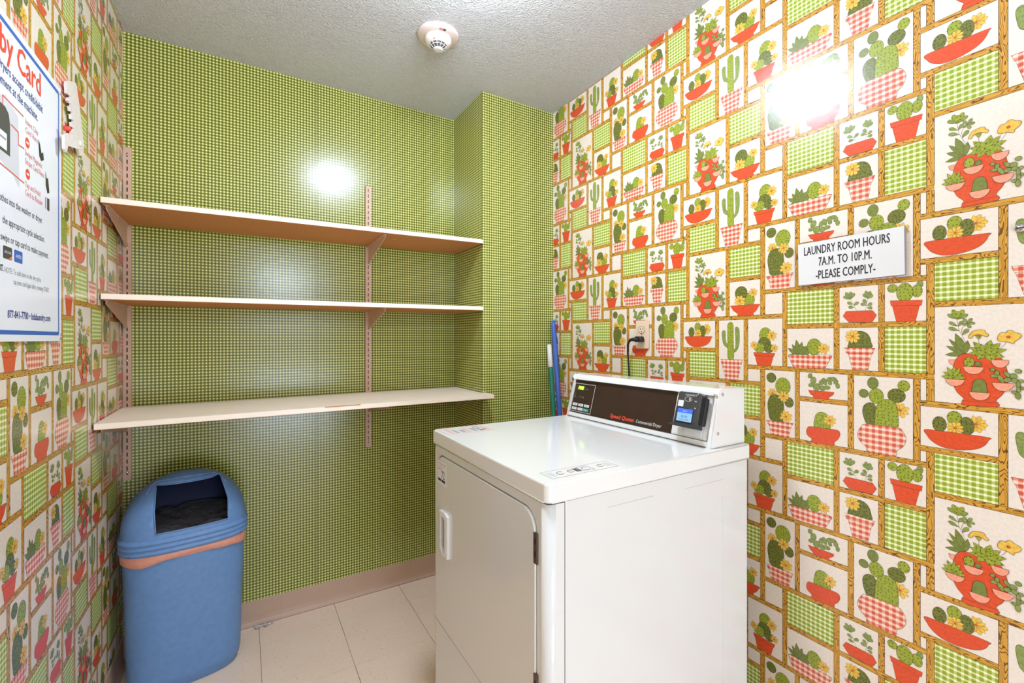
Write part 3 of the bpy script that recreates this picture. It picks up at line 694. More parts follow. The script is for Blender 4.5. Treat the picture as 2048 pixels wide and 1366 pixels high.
for i, (zl, zr, yf, x0, x1, lab) in enumerate(SH):
    yb = YB-.019; L = x1-x0
    o = empty('shelf_board', (x0, yf, zl), lab, 'shelf', 'cream shelves on the green wall', (0, -math.atan2(zr-zl, L), 0))
    if x1 > XCOL-.002: pts = [(0, 0), (L, 0), (L, YCOL-.002-yf), (XCOL-.004-x0, YCOL-.002-yf), (XCOL-.004-x0, yb-yf), (0, yb-yf)]
    else: pts = [(0, 0), (L, 0), (L, yb-yf), (0, yb-yf)]
    B().prism(pts, -TH+.001, 0, 'shelf').done('laminate_top', o)
    q = [(.001, .001)]+[(max(p[0]-.001, .001), max(p[1]-.001, .001)) for p in pts[1:]]
    B().prism(q, -TH, -TH+.0009, 'chip').done('underside', o)
    B().box((-.001, -.0002, -TH+.0005), (.0008, .012, -.001), 'gap').done('edge_cap', o)
    if i == 0:
        for cx, cy, r in ((.965, .10, .016), (1.115, .07, .013), (.985, .115, .008)):
            rr = [r*random.uniform(.5, 1.15) for _ in range(11)]
            B().prism([(cx+1.7*rr[k]*math.cos(2*math.pi*k/11), cy+.5*rr[k]*math.sin(2*math.pi*k/11)) for k in range(11)], -TH-.0006, -TH, 'slot' if False else 'chip').done('torn_patch', o)
        B().prism([(.955, .098), (.975, .104), (.985, .100), (.970, .096)], -TH-.001, -TH-.0004, 'cove').done('torn_patch', o)
    if i == 2:
        B().prism([(.655, -.0006), (.70, -.0007), (.785, -.0006), (.785, .0005), (.72, .001), (.655, .0008)], -.0025, .0003, 'chip').done('worn_edge', o)
    # brackets
    for x in (-.3815, .5187):
        tz = zl+(zr-zl)*(x-x0)/L-TH
        ln = (YB-.017)-(yf+.045 if i == 2 else yf+.022); hh = .085 if i < 2 else .075
        side = 'left' if x < 0 else 'right'
        bo = empty('shelf_bracket', (x, YB-.0166, tz), 'tan steel bracket under the %s shelf on the %s standard' % (('top', 'middle', 'lowest')[i], side), 'bracket', 'tan shelf brackets')
        prof = [(0, -hh), (0, 0), (-ln, 0), (-ln, -.012), (-ln+.012, -.018), (-.07, -hh+.014), (-.028, -hh)]
        m = Matrix(((0, 0, 1, 0), (1, 0, 0, 0), (0, 1, 0, 0), (0, 0, 0, 1)))
        B().prism(prof, -.0012, .0012, 'steel', m).done('web', bo)
        B().box((-.007, -ln, -.0022), (.007, -.001, -.0002), 'steel', .0006).done('flange', bo)
        B().box((-.005, -.003, -hh*.82), (.005, .001, -.006), 'steel', .0005).done('hook_plate', bo)
        for yy in (-ln+.03, -ln*.45):
            B().lathe([(.001, 0), (.0035, 0), (.0035, -.0014), (.001, -.002)], 'chrome', 10, Matrix.Translation((.004, yy, -.0022))).done('screw', bo)

# ------------------------------------------------------------------ dryer
DXF, DXB, DY0, DY1, DT, DS = .547, 1.259, .772, 1.431, .930, .888
dr = empty('clothes_dryer', ((DXF+DXB)/2, (DY0+DY1)/2, 0), 'white coin laundry dryer with a dark control fascia, standing against the cactus wallpaper', 'dryer')
OFF = Vector((-(DXF+DXB)/2, -(DY0+DY1)/2, 0)); TO = Matrix.Translation(OFF)
def D(b, name, parent=None): return b.done(name, parent or dr, (0, 0, 0) if parent else tuple(OFF))
def rrect(x0, x1, y0, y1, r, n=5, rs=None):
    rs = rs or (r, r, r, r); out = []
    for (cx, cy, a0), q in zip(((x1, y1, 0), (x0, y1, 90), (x0, y0, 180), (x1, y0, 270)), rs):
        sx = -1 if cx == x1 else 1; sy = -1 if cy == y1 else 1
        for k in range(n+1):
            t = math.radians(a0+90*k/n); out.append((cx+sx*q+q*math.cos(t), cy+sy*q+q*math.sin(t)))
    return out
# cabinet: side skin behind a wrap-round front panel
D(B().prism(rrect(DXF+.0468, DXB, DY0+.001, DY1-.001, .004, 2), .02, DS-.003, 'enamel'), 'cabinet_shell')
# front frame with a real opening round the door
FD = .05; z0f, z1f = .02, DS-.004
dyA, dyB, dzA, dzB = .811, 1.392, .383, .862
DR = frame((DXF, DY1, 0), (0, -1, 0), (0, 0, 1))     # local x from dryer's left to right as seen, y up, z out
def loc(y): return DY1-y
W_ = DY1-DY0
b = B()
# wrap (rounded vertical corners) as a C-shaped extrusion cut into four bands round the door
def band(u0, u1, v0, v1):
    b.box((u0, v0, -.024), (u1, v1, 0), 'enamel', 0, 2, DR)
R_ = .022
band(R_, W_-R_, dzB, z1f); band(R_, W_-R_, z0f, dzA)
band(R_, loc(dyB), dzA, dzB); band(loc(dyA), W_-R_, dzA, dzB)
for s_ in (0, 1):
    pts = []
    for k in range(9):
        t = math.radians(90*k/8); pts.append((R_-R_*math.cos(t) if s_ == 0 else W_-R_+R_*math.cos(t), -R_+R_*math.sin(t)))
    pts = [((0 if s_ == 0 else W_), -.0450)]+pts+[((R_ if s_ == 0 else W_-R_), -.0450)]
    m = DR @ Matrix(((1, 0, 0, 0), (0, 0, 1, 0), (0, 1, 0, 0), (0, 0, 0, 1)))
    b.prism(pts, z0f, z1f, 'enamel', m, smooth=False)
bmesh.ops.remove_doubles(b.bm, verts=b.bm.verts, dist=1e-5)
for f in b.bm.faces: f.smooth = False
fp = D(b, 'front_panel')
for p in fp.data.polygons: p.use_smooth = abs(p.normal.y) > .03 and abs(p.normal.x) > .03
D(B().box((.005, z0f, -.047), (W_-.005, DS-.004, -.026), 'greygap', 0, 2, DR @ Matrix.Translation((0, 0, 0))), 'inner_frame')
D(B().box((DXF+.0440, DY0+.0015, .03), (DXF+.0480, DY0+.0035, DS-.004), 'gap'), 'side_seam')
# crease of the lower service panel
D(B().prism([(.0, .306), (W_, .306), (W_, .3125), (0, .3125)], 0, .0012, 'enamel', DR, bev=.0005), 'lower_panel_edge')
# door, slightly proud, rounded corners
u0, u1 = loc(dyB)+.0035, loc(dyA)-.0035
do = D(B().prism(rrect(u0, u1, dzA+.0035, dzB-.0035, .045, 8), -.022, .004, 'enamel', DR, bev=.003), 'door')
# corner gussets of the opening so that the gap follows the round corners
A0, A1 = loc(dyB), loc(dyA)
for cx, cz, sx, sz in ((A0, dzA, 1, 1), (A1, dzA, -1, 1), (A0, dzB, 1, -1), (A1, dzB, -1, -1)):
    r = .047; pts = [(cx, cz)]+[(cx+sx*(r-r*math.cos(math.radians(a))), cz+sz*(r-r*math.sin(math.radians(a)))) for a in range(0, 91, 10)]
    D(B().prism(pts, -.02, 0, 'enamel', DR), 'opening_corner')
# handle
hm = DR
hy0, hy1, hz0, hz1 = loc(1.348), loc(1.284), .556, .690
outer = [(hy0+.004, hz1-.018), (hy0+.018, hz1), (hy1, hz1+.002), (hy1, hz0-.001), (hy0+.022, hz0), (hy0+.004, hz0+.018)]
outer = [(hy0, hz0+.016), (hy0, hz1+.001), (hy1-.02, hz1+.004), (hy1, hz1-.004), (hy1, hz0+.002), (hy0+.022, hz0-.002)]
inner = [(hy0+.014, hz0+.024), (hy0+.014, hz1-.012), (hy1-.026, hz1-.010), (hy1-.016, hz1-.016), (hy1-.016, hz0+.014), (hy0+.028, hz0+.010)]
b = B(); k = b.mi('plastic')
ring = []
for pts, z in ((outer, .004), (outer, .013), (inner, .015), (inner, .0045)): ring.append([b.bm.verts.new(DR @ Vector((p[0], p[1], z))) for p in pts])
for a, c in zip(ring, ring[1:]):
    for i in range(6): f = b.bm.faces.new((a[i], a[(i+1) % 6], c[(i+1) % 6], c[i])); f.material_index = k
hd = b.done('handle', do); hd.matrix_local = Matrix.Identity(4)
b = B().prism(inner, .0040, .0046, 'greygap', DR); q = b.done('handle_recess', do)
# hinges
for z in (.781, .475):
    h = B().box((A1-.008, z-.034, .0), (A1+.006, z+.034, .0048), 'hinge', .0008, 1, DR)
    h.box((A1-.003, z-.018, .0045), (A1+.001, z-.006, .0053), 'slot', 0, 1, DR).box((A1-.003, z+.008, .0045), (A1+.001, z+.020, .0053), 'slot', 0, 1, DR)
    D(h, 'hinge')
# lid
lidp = rrect(DXF-.004, DXB+.003, DY0-.004, DY1+.004, .014, 6, (.004, .016, .016, .004))
D(B().prism(lidp, DS, DT, 'enamel_top', bev=.006), 'lid')
D(B().prism(rrect(DXF+.003, DXB-.003, DY0+.003, DY1-.003, .01, 3), DS-.004, DS, 'gap'), 'lid_seam')
# raised rib stamped on the right side and back foot rail
for x0, x1, z in ((.716, .868, .8485), (.985, 1.14, .845)):
    D(B().box((x0, DY0-.0004, z-.0006), (x1, DY0+.0014, z+.0006), 'enamel', .0004, 1), 'stamped_rib')
D(B().box((1.141, DY0-.0003, .06), (1.1425, DY0+.0014, .80), 'enamel', .0003, 1), 'stamped_rib')
for x in (DXF+.05, DXB-.05):
    for y in (DY0+.05, DY1-.05):
        D(B().lathe([(.001, 0), (.018, 0), (.018, .008), (.008, .012), (.008, .024), (.001, .024)], 'rubber', 16, Matrix.Translation((x, y, 0))), 'foot')
# console: hollow profile with end caps, fascia on its sloping front
CA = Vector((.27, 0, 1)).normalized(); CO = (1.113, 1.430, DT); CW = .645
CM = frame(CO, (0, -1, 0), (.27, 0, 1)); SL = .170
prof = [(1.108, DT), (1.108+.27*.016, DT+.016), (1.119+.27*.016, DT+.016), (1.119+.27*.142, DT+.142), (1.140, DT+.144), (1.1435, DT+.152), (1.149, DT+.160), (1.158, DT+.1635), (1.263, DT+.162), (1.263, DT)]
mp = Matrix(((1, 0, 0, 0), (0, 0, 1, 0), (0, 1, 0, 0), (0, 0, 0, 1)))
D(B().prism(prof, .800, 1.423, 'enamel_top', mp), 'console_body')
cap = [(1.106, DT), (1.106+.27*.143, DT+.143), (1.137, DT+.150), (1.142, DT+.159), (1.152, DT+.1645), (1.264, DT+.1625), (1.264, DT)]
for y0, y1 in ((.785, .8005), (1.4225, 1.432)): D(B().prism(cap, y0, y1, 'enamel_top', mp, bev=.002), 'console_end_cap')
for x, z in ((1.158, DT+.148), (1.137, DT+.040)):
    D(B().lathe([(.001, 0), (.0048, 0), (.0045, .002), (.002, .003), (.001, .003)], 'chrome', 14, Matrix.Translation((x, .7852, z)) @ Matrix.Rotation(math.pi/2, 4, 'X')), 'screw')
D(B().box((.004, -.0005, .0052), (CW-.018, .0016, .0068), 'gap', 0, 1, CM), 'console_base_gap')
fa = D(B().prism([(.004, .018), (.50, .018), (.503, .146), (.004, .146)], -.003, .0012, 'panel', CM), 'fascia')
def P(b, name, parent=None):
    o = b.done(name, parent or fa); return o
# keypad outline
b = B(); k0, k1, k2, k3 = .009, .1285, .0215, .1325
for a, c in (((k0, k2), (k1, k2+.0014)), ((k0, k3-.0014), (k1, k3)), ((k0, k2), (k0+.0014, k3)), ((k1-.0014, k2), (k1, k3))):
    b.box((a[0], a[1], .0011), (c[0], c[1], .0016), 'white_ink', 0, 1, CM)
P(b, 'keypad_outline')
for r in range(2):
    for c_ in range(3):
        x0 = .0175+c_*.0345; y0 = .0440-r*.0160
        last = (r == 1 and c_ == 2)
        P(B().box((x0-(.004 if last else 0), y0-(.001 if last else 0), .0010), (x0+.0285, y0+.0100, .0024), 'teal' if last else 'button', .0006, 1, CM), 'button')
P(B().box((.024, .1075, .0010), (.072, .1245, .0015), 'ledglow', 0, 1, CM), 'display_window')
b = B()     # seven-segment 2:00
def seg7(x, y, s, on, w=.0018):
    h = s; ww = s*.52
    S = dict(a=((0, h), (ww, h)), b=((ww, h/2), (ww, h)), c=((ww, 0), (ww, h/2)), d=((0, 0), (ww, 0)), e=((0, 0), (0, h/2)), f=((0, h/2), (0, h)), g=((0, h/2), (ww, h/2)))
    for q in on:
        (xa, ya), (xb, yb) = S[q]; sk = .15
        b.box((x+xa+ya*sk-w/2, y+ya-w/2, .0015), (x+xb+yb*sk+w/2, y+yb+w/2, .0019), 'led', 0, 1, CM)
seg7(.034, .1100, .011, 'abged'); seg7(.0450, .1100, .011, 'abcdef'); seg7(.0555, .1100, .011, 'abcdef')
P(b, 'display_digits')
lettering('printed_marks', [('MIN', .079, .1100, .0065, 1.2, 'grey_ink', 'LEFT'),
    ('DRY', .017, .0830, .0052, 1, 'grey_ink', 'LEFT'), ('COOL', .016, .0765, .0052, 1, 'grey_ink', 'LEFT'), ('ON', .019, .0895, .0045, 1, 'grey_ink', 'LEFT'),
    ('LO', .048, .0775, .009, 1, 'grey_ink', 'LEFT'), ('HI', .065, .0750, .012, .9, 'grey_ink', 'LEFT'),
    ('HIGH', .0318, .0470, .0060, 1.1, 'black_ink', 'CENTER'), ('MED', .0663, .0470, .0060, 1.1, 'black_ink', 'CENTER'), ('LOW', .1008, .0470, .0060, 1.1, 'black_ink', 'CENTER'),
    ('DELI', .0318, .0310, .0060, 1.1, 'black_ink', 'CENTER'), ('COOL', .0663, .0310, .0060, 1.1, 'black_ink', 'CENTER'), ('START', .0990, .0310, .0060, 1.2, 'white_ink', 'CENTER')],
    CM, fa, .0026)['kind'] = 'stuff'
lettering('brand_lettering', [('Speed Queen', .2335, .0270, .0185, 1.12, 'red_ink', 'LEFT', .18, .0007), ('Commercial Dryer', .3555, .0275, .0150, .92, 'white_ink', 'LEFT', .1)], CM, fa, .0014)
# bracket plate under the card reader, black slot at its right
D(B().box((.503, .018, -.004), (.626, .146, .0042), 'plastic', .002, 2, CM), 'reader_plate')
D(B().box((.548, .020, .004), (.612, .120, .008), 'plastic', .002, 2, CM), 'reader_mount')
D(B().box((.6262, .018, -.003), (.6345, .146, .0015), 'black', 0, 1, CM), 'side_slot')
# card reader: a separate box screwed on the plate
RM = CM
b = B().prism([(.530, .052), (.533, .140), (.538, .1455), (.606, .1455), (.612, .140), (.612, .046), (.607, .043), (.534, .043)], .008, .038, 'charcoal', RM, bev=.003)
rd = D(b, 'card_reader'); rd['label'] = 'black card reader with small blue lit screen'
B().box((.523, .043, .010), (.614, .050, .048), 'charcoal', .002, 2, RM).done('bottom_lip', rd)
B().box((.6115, .055, .010), (.621, .135, .030), 'black', .002, 2, RM).done('card_slot_side', rd)
B().box((.539, .055, .037), (.597, .098, .0392), 'black', .001, 1, RM).done('screen_bezel', rd)
sc_ = B().box((.5425, .0585, .0390), (.5930, .0830, .0396), 'lcd', 0, 1, RM).box((.5425, .0830, .0390), (.5930, .0955, .0396), 'lcd_top', 0, 1, RM).done('screen', rd)
lettering('screen_text', [('$2.00', .568, .0700, .0085, 1.1, 'navy_ink', 'CENTER'), ('INSERT CARD', .568, .0625, .0050, 1, 'navy_ink', 'CENTER'), ('READY', .568, .0868, .0050, 1, 'white_ink', 'CENTER')], RM, rd, .0398)
B().box((.5385, .101, .0380), (.5570, .119, .0386), 'white_ink', 0, 1, RM).done('sticker', rd)
lettering('printed_marks', [('CONNECT', .5775, .1345, .0070, 1.15, 'white_ink', 'CENTER', .2), ('tap', .596, .1190, .0070, 1, 'white_ink', 'CENTER', .2)], RM, rd, .0382)['kind'] = 'stuff'
b = B()
for k, r in enumerate((.0022, .0042, .0062)):
    b.tube([RM @ Vector((.572+r*math.cos(a), .1245+r*math.sin(a), .0384)) for a in np.linspace(-1.0, 1.0, 9)], .0005, 'white_ink', 4)
b.tube([RM @ Vector((.571+.012*math.cos(a), .1245+.0065*math.sin(a), .0384)) for a in np.linspace(0, 2*math.pi, 25)], .0004, 'white_ink', 4)
b.done('contactless_symbol', rd)
for x, y in ((.600, .141), (.598, .100)):
    B().lathe([(.0005, 0), (.0022, 0), (.0018, .0012), (.0005, .0015)], 'chrome', 10, RM @ Matrix.Translation((x, y, .0378))).done('screw', rd)
# labels on the lid and the door (flat prints)
def sheet(name, pts, mat, mtx, parent, h=.0003): return B().prism(pts, 0, h, mat, mtx).done(name, parent, tuple(OFF))
TM1 = frame((.577, .846, DT+.0001), (1, 0, 0), (0, 1, 0))
lb = sheet('warning_label', [(0, -.050), (.196, -.050), (.196, 0), (0, 0)], 'enamel_top', TM1, dr)
b = B()
def outline(b, x0, x1, y0, y1, w, mat, mtx, z=.0003):
    for a, c in (((x0, y0), (x1, y0+w)), ((x0, y1-w), (x1, y1)), ((x0, y0), (x0+w, y1)), ((x1-w, y0), (x1, y1))): b.box((a[0], a[1], z), (c[0], c[1], z+.0002), mat, 0, 1, mtx)
outline(b, 0, .196, -.050, 0, .0011, 'greygap', TM1)
outline(b, .098, .130, -.040, -.008, .0012, 'navy_ink', TM1)
for cx, r, mt in ((.040, .009, 'black_ink'), (.070, .008, 'black_ink'), (.114, .010, 'blue_ink'), (.160, .008, 'black_ink')):
    b.tube([TM1 @ Vector((cx+r*math.cos(a), -.025+r*math.sin(a), .0005)) for a in np.linspace(.5, 5.8, 20)], .0006, mt, 4)
b.box((.082, -.036, .0003), (.088, -.012, .0005), 'black_ink', 0, 1, TM1).box((.090, -.036, .0003), (.095, -.012, .0005), 'black_ink', 0, 1, TM1)
for k in range(6): b.box((.006, -.012-.005*k, .0003), (.024, -.0128-.005*k, .0005), 'grey_ink', 0, 1, TM1); b.box((.172, -.012-.005*k, .0003), (.190, -.0128-.005*k, .0005), 'grey_ink', 0, 1, TM1)
b.done('label_print', lb)
TM2 = frame((.558, 1.424, DT+.0001), (1, 0, 0), (0, 1, 0))
lb = sheet('notice_label', [(0, -.102), (.160, -.102), (.160, 0), (0, 0)], 'enamel_top', TM2, dr)
b = B(); outline(b, 0, .160, -.102, 0, .0012, 'pinkred_ink', TM2)
for k in range(7):
    x = .016+k*.021
    for q in range(2 if k % 2 else 3): b.box((x+q*.005, -.085, .0003), (x+.0016+q*.005, -.020-(k % 3)*.012, .0005), 'black_ink' if k % 3 else 'pinkred_ink', 0, 1, TM2)
b.tube([TM2 @ Vector((.130+.012*math.cos(a), -.030+.016*math.sin(a), .0005)) for a in np.linspace(.5, 5.8, 20)], .0008, 'navy_ink', 4)
b.box((.122, -.082, .0003), (.138, -.076, .0005), 'black_ink', 0, 1, TM2).box((.126, -.070, .0003), (.146, -.066, .0005), 'black_ink', 0, 1, TM2)
b.done('label_print', lb)
KM = DR @ Matrix.Translation((loc(1.381), .770, .0041))
lb = sheet('number_label', [(0, 0), (.070, 0), (.070, .072), (0, .072)], 'board', KM, dr)
lettering('label_print', [('72', .030, .020, .034, .85, 'black_ink', 'LEFT'), ('WASHER', .003, .062, .0085, 1, 'pinkred_ink', 'LEFT'), ('DRYER', .042, .062, .0085, 1, 'pinkred_ink', 'LEFT'),
    ('for service call', .003, .053, .0070, 1, 'pinkred_ink', 'LEFT'), ('machine no', .003, .0465, .0055, 1, 'black_ink', 'LEFT')], Matrix.Translation(OFF) @ KM, lb, .0004).location = -OFF
b = B().box((.004, .009, .0003), (.028, .017, .0005), 'black_ink', 0, 1, KM).box((.033, .009, .0003), (.062, .017, .0005), 'black_ink', 0, 1, KM).box((.003, .0445, .0003), (.066, .0451, .0005), 'pinkred_ink', 0, 1, KM)
b.done('label_bars', lb)

# ------------------------------------------------------------------ blue bin
BN = (-.183, 2.072, 0); BR = math.radians(8)
bn = empty('litter_bin', BN, 'blue plastic bin with domed lid in the corner under the shelves', 'bin', None, (0, 0, BR))
def sup(a, b_, z, n=56, e=2.9):
    out = []
    for i in range(n):
        t = 2*math.pi*i/n; c, s_ = math.cos(t), math.sin(t)
        out.append(Vector((a*math.copysign(abs(c)**(2/e), c), b_*math.copysign(abs(s_)**(2/e), s_), z)))
    return out
def loft(b, rings, m, close0=True, close1=True, smooth=True):
    k = b.mi(m); R2 = [[b.bm.verts.new(p) for p in r] for r in rings]; n = len(R2[0])
    for a, c in zip(R2, R2[1:]):
        for i in range(n): f = b.bm.faces.new((a[i], a[(i+1) % n], c[(i+1) % n], c[i])); f.material_index = k; f.smooth = smooth
    if close0: f = b.bm.faces.new(R2[0][::-1]); f.material_index = k
    if close1: f = b.bm.faces.new(R2[-1]); f.material_index = k
b = B(); prof = [(.158, .093, 0), (.162, .097, .004), (.163, .098, .020), (.168, .103, .026), (.172, .107, .05), (.184, .118, .48), (.186, .120, .505), (.182, .116, .505), (.178, .112, .47), (.165, .100, .06)]
loft(b, [sup(*p) for p in prof], 'bin'); b.done('bin_body', bn)
b = B(); loft(b, [sup(.1875, .1215, .468), sup(.190, .124, .470), sup(.1905, .1245, .492), sup(.188, .122, .498)], 'liner')
lo = b.done('liner_cuff', bn)
for v in lo.data.vertices:
    if v.co.z < .48: v.co.z += .010*math.sin(v.co.x*19+1.3)+.003*math.sin(v.co.x*60)
b = B(); rg = []
for k, z in enumerate(np.linspace(.494, .545, 19)):
    o_ = .0022*math.sin(k/18*3*2*math.pi-math.pi/2); rg.append(sup(.1945+o_, .1285+o_, z))
rg.append(sup(.190, .124, .549)); rg = [sup(.189, .123, .494)]+rg+[sup(.186, .120, .547), sup(.186, .120, .494)]
loft(b, rg, 'bin', False, False); b.done('lid_rim', bn)
# dome lid with a cut-out
def dome(a, b_, h, e=2.3, eh=2.15, n=64, lv=20):
    rings = []
    for k in range(lv+1):
        t = math.pi/2*k/lv; s_ = max(math.cos(t), 0)**(2/eh); z = math.sin(t)**(2/eh)
        rings.append([p for p in sup(max(a*s_, 1e-4), max(b_*s_, 1e-4), .546+h*z, n, 2.9-(.7*k/lv))])
    return rings
b = B(); ro = dome(.1895, .1235, .197); ri = dome(.1855, .1195, .193)
loft(b, ro+ri[::-1], 'bin', False, False)
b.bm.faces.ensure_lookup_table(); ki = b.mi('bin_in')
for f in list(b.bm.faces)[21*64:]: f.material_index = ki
# close the lower lip
lid = b.done('dome_lid', bn)
cut = B(); cut.prism([(-.092, .567), (.119, .567), (.121, .640), (.102, .716), (-.090, .716), (-.096, .640)], -.3, -.02, 'bin', Matrix(((1, 0, 0, 0), (0, 0, 1, 0), (0, 1, 0, 0), (0, 0, 0, 1))))
co = cut.done('cutter', bn)
bpy.context.view_layer.update()
md = lid.modifiers.new('cut', 'BOOLEAN'); md.operation = 'DIFFERENCE'; md.object = co; md.solver = 'EXACT'
bpy.context.view_layer.update()
nm = bpy.data.meshes.new_from_object(lid.evaluated_get(bpy.context.evaluated_depsgraph_get())); lid.modifiers.clear(); lid.data = nm
bpy.data.objects.remove(co)
# thin raised lip round the hood
def dsurf(x, z, a=.1895, b_=.1235, h=.197):
    # numeric front surface point at x, z
    best = None
    for ring in ro:
        pass
    lo_, hi_ = -b_, 0.
    k = (z-.546)/h; t = math.asin(min(1, k**(2.15/2))); s_ = math.cos(t)**(2/2.15); e = 2.9-.7*(t/(math.pi/2))
    A = a*s_; Bq = b_*s_; q = 1-(abs(x)/A)**e if abs(x) < A else 0
    return Vector((x, -Bq*max(q, 0)**(1/e)-.001, z))
pts = [dsurf(x, z) for x, z in [(-.118, .690), (-.105, .712), (-.085, .724), (-.045, .730), (0, .732), (.045, .730), (.085, .724), (.105, .712), (.118, .690)]]
B().tube(pts, .0022, 'bin', 8).done('hood_lip', bn)
lip = [(-.092, .567), (.119, .567), (.121, .640), (.102, .716), (-.090, .716), (-.096, .640)]; L2 = []
for (xa, za), (xb, zb) in zip(lip, lip[1:]+lip[:1]):
    for t in np.linspace(0, 1, 8)[:-1]: L2.append(dsurf(xa+(xb-xa)*t, za+(zb-za)*t)+Vector((0, -.0006, 0)))
B().tube(L2+[L2[0]], .0020, 'bin', 6).done('opening_rim', bn)
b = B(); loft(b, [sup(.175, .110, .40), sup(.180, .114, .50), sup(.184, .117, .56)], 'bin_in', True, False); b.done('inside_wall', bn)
# crumpled bag inside
b = B(); nx, ny = 36, 24; vs = {}
k = b.mi('bag')
for i in range(nx+1):
    for j in range(ny+1):
        x = -.165+.33*i/nx; y = -.100+.20*j/ny; e = max(0, 1-(abs(x/.178)**2.9+abs(y/.112)**2.9))
        r_ = math.hypot(x-.01, y+.03); an = math.atan2(y+.03, x-.01)
        z = .548+.040*(y+.1)/.2+.005*math.sin(an*7+3*math.sin(an*3))*min(1, r_*14)-.012*math.exp(-(r_/.03)**2)+random.uniform(-.0015, .0015)
        vs[i, j] = b.bm.verts.new((x, y, .50+(z-.50)*min(1, e*6)))
for i in range(nx):
    for j in range(ny):
        f = b.bm.faces.new((vs[i, j], vs[i+1, j], vs[i+1, j+1], vs[i, j+1])); f.material_index = k; f.smooth = True
b.done('bag_inside', bn, recalc=False)

# ------------------------------------------------------------------ poster on the left wall
PY0, PY1, PZ0, PZ1 = 1.074, 1.531, 1.230, 1.853
po = empty('payment_poster', (XL+.0012, PY1, PZ0), 'white payment instruction poster with a blue border on the left wall', 'poster')
PM = frame((.0008, -(PY1-PY0), 0), (0, 1, 0), (0, 0, 1))      # local x along wall, y up; origin lower left
pw, ph = PY1-PY0, PZ1-PZ0
bd = B().prism(rrect(0, pw, 0, ph, .004, 3), 0, .0045, 'board', PM).done('poster_board', po)
b = B()
def bar(b, p, q, w, mat, mtx, z=.0046, h=.0002):
    p = Vector(p); q = Vector(q); d = (q-p).normalized(); n = Vector((-d.y, d.x))*w/2
    b.prism([tuple(p+n), tuple(p-n), tuple(q-n), tuple(q+n)], z, z+h, mat, mtx)
g = lambda y, z: (y-PY0, z-PZ0)
X0, X1, Z0, Z1 = .017, pw-.018, .018, ph-.018
for a, c in (((X0, Z0), (X1, Z0)), ((X1, Z0), (X1, Z1)), ((X1, Z1), (X0, Z1)), ((X0, Z1), (X0, Z0))): bar(b, a, c, .0085 if a[1] == c[1] else .0060, 'blue_ink', PM)
b.done('printed_border', po)
lines('text_line', [
    ('Pay by Card', g(1.403, 0)[0], g(0, 1.775)[1], .072, .86, 'red_ink', 'RIGHT', 0, .0012),
    ('Dryers accept credit/debit', g(1.411, 0)[0], g(0, 1.742)[1], .0255, .80, 'navy_ink', 'RIGHT', 0, .0002),
    ('payment at the machine.', g(1.384, 0)[0], g(0, 1.713)[1], .0255, .80, 'navy_ink', 'RIGHT', 0, .0002),
    ('Insert Chip', g(1.318, 0)[0], g(0, 1.682)[1], .0175, .85, 'pinkred_ink', 'LEFT'), ('Card Here', g(1.318, 0)[0], g(0, 1.664)[1], .0175, .85, 'pinkred_ink', 'LEFT'),
    ('Swipe Magnetic', g(1.316, 0)[0], g(0, 1.617)[1], .0175, .85, 'pinkred_ink', 'LEFT'), ('Stripe Card Here', g(1.316, 0)[0], g(0, 1.599)[1], .0175, .85, 'pinkred_ink', 'LEFT'),
    ('Tap and Hold', g(1.316, 0)[0], g(0, 1.551)[1], .0175, .85, 'pinkred_ink', 'LEFT'), ('Card to Reader', g(1.316, 0)[0], g(0, 1.534)[1], .0175, .85, 'pinkred_ink', 'LEFT'),
    ('clothes into the washer or dryer.', g(1.411, 0)[0], g(0, 1.494)[1], .0205, .80, 'black_ink', 'RIGHT'),
    ('the appropriate cycle selection.', g(1.423, 0)[0], g(0, 1.454)[1], .0205, .80, 'black_ink', 'RIGHT'),
    ('swipe or tap card to make payment.', g(1.447, 0)[0], g(0, 1.421)[1], .0205, .80, 'black_ink', 'RIGHT'),
    ('START.', g(1.219, 0)[0], g(0, 1.363)[1], .0165, .8, 'black_ink', 'RIGHT', 0, .0004), ('NOTE: To add time to the dry cycle,', g(1.222, 0)[0], g(0, 1.362)[1], .0150, .80, 'grey_ink', 'LEFT'),
    ('tap your card again after pressing START.', g(1.452, 0)[0], g(0, 1.343)[1], .0150, .75, 'grey_ink', 'RIGHT'),
    ('877-841-7700 \u2022 bdslaundry.com', g(1.458, 0)[0], g(0, 1.276)[1], .0215, .80, 'navy_ink', 'RIGHT', 0, .0003)], PM, po, .0048)
for cy, z in ((1.328, 1.645), (1.330, 1.580)):
    b = B(); c = g(cy, z); b.prism([(c[0]+.011*math.cos(t), c[1]+.011*math.sin(t)) for t in np.linspace(0, 2*math.pi, 24)[:-1]], .0046, .0048, 'red_ink', PM)
    b.box((c[0]-.006, c[1]-.002, .0048), (c[0]+.006, c[1]+.002, .0050), 'board', 0, 1, PM); b.done('or_circle', po)
b = B(); b.prism([g(1.216, 1.692), g(1.226, 1.700), g(1.283, 1.680), g(1.289, 1.540), g(1.26, 1.556), g(1.160, 1.58), g(1.150, 1.692)], .0046, .00465, 'greyshape', PM); b.done('grey_shape', po)
for pts in ([g(1.216, 1.672), g(1.214, 1.693), g(1.308, 1.692)], [g(1.250, 1.652), g(1.284, 1.650), g(1.284, 1.625), g(1.311, 1.627)], [g(1.150, 1.570), g(1.204, 1.562), g(1.311, 1.556)]):
    b = B()
    for a, c in zip(pts, pts[1:]): bar(b, a, c, .0022, 'red_ink', PM, .00485)
    b.done('pointer_line', po)
b = B(); b.prism([g(1.110, 1.676), g(1.225, 1.676), g(1.240, 1.668), g(1.246, 1.650), g(1.246, 1.588), g(1.110, 1.588)], .0047, .0049, 'charcoal', PM)
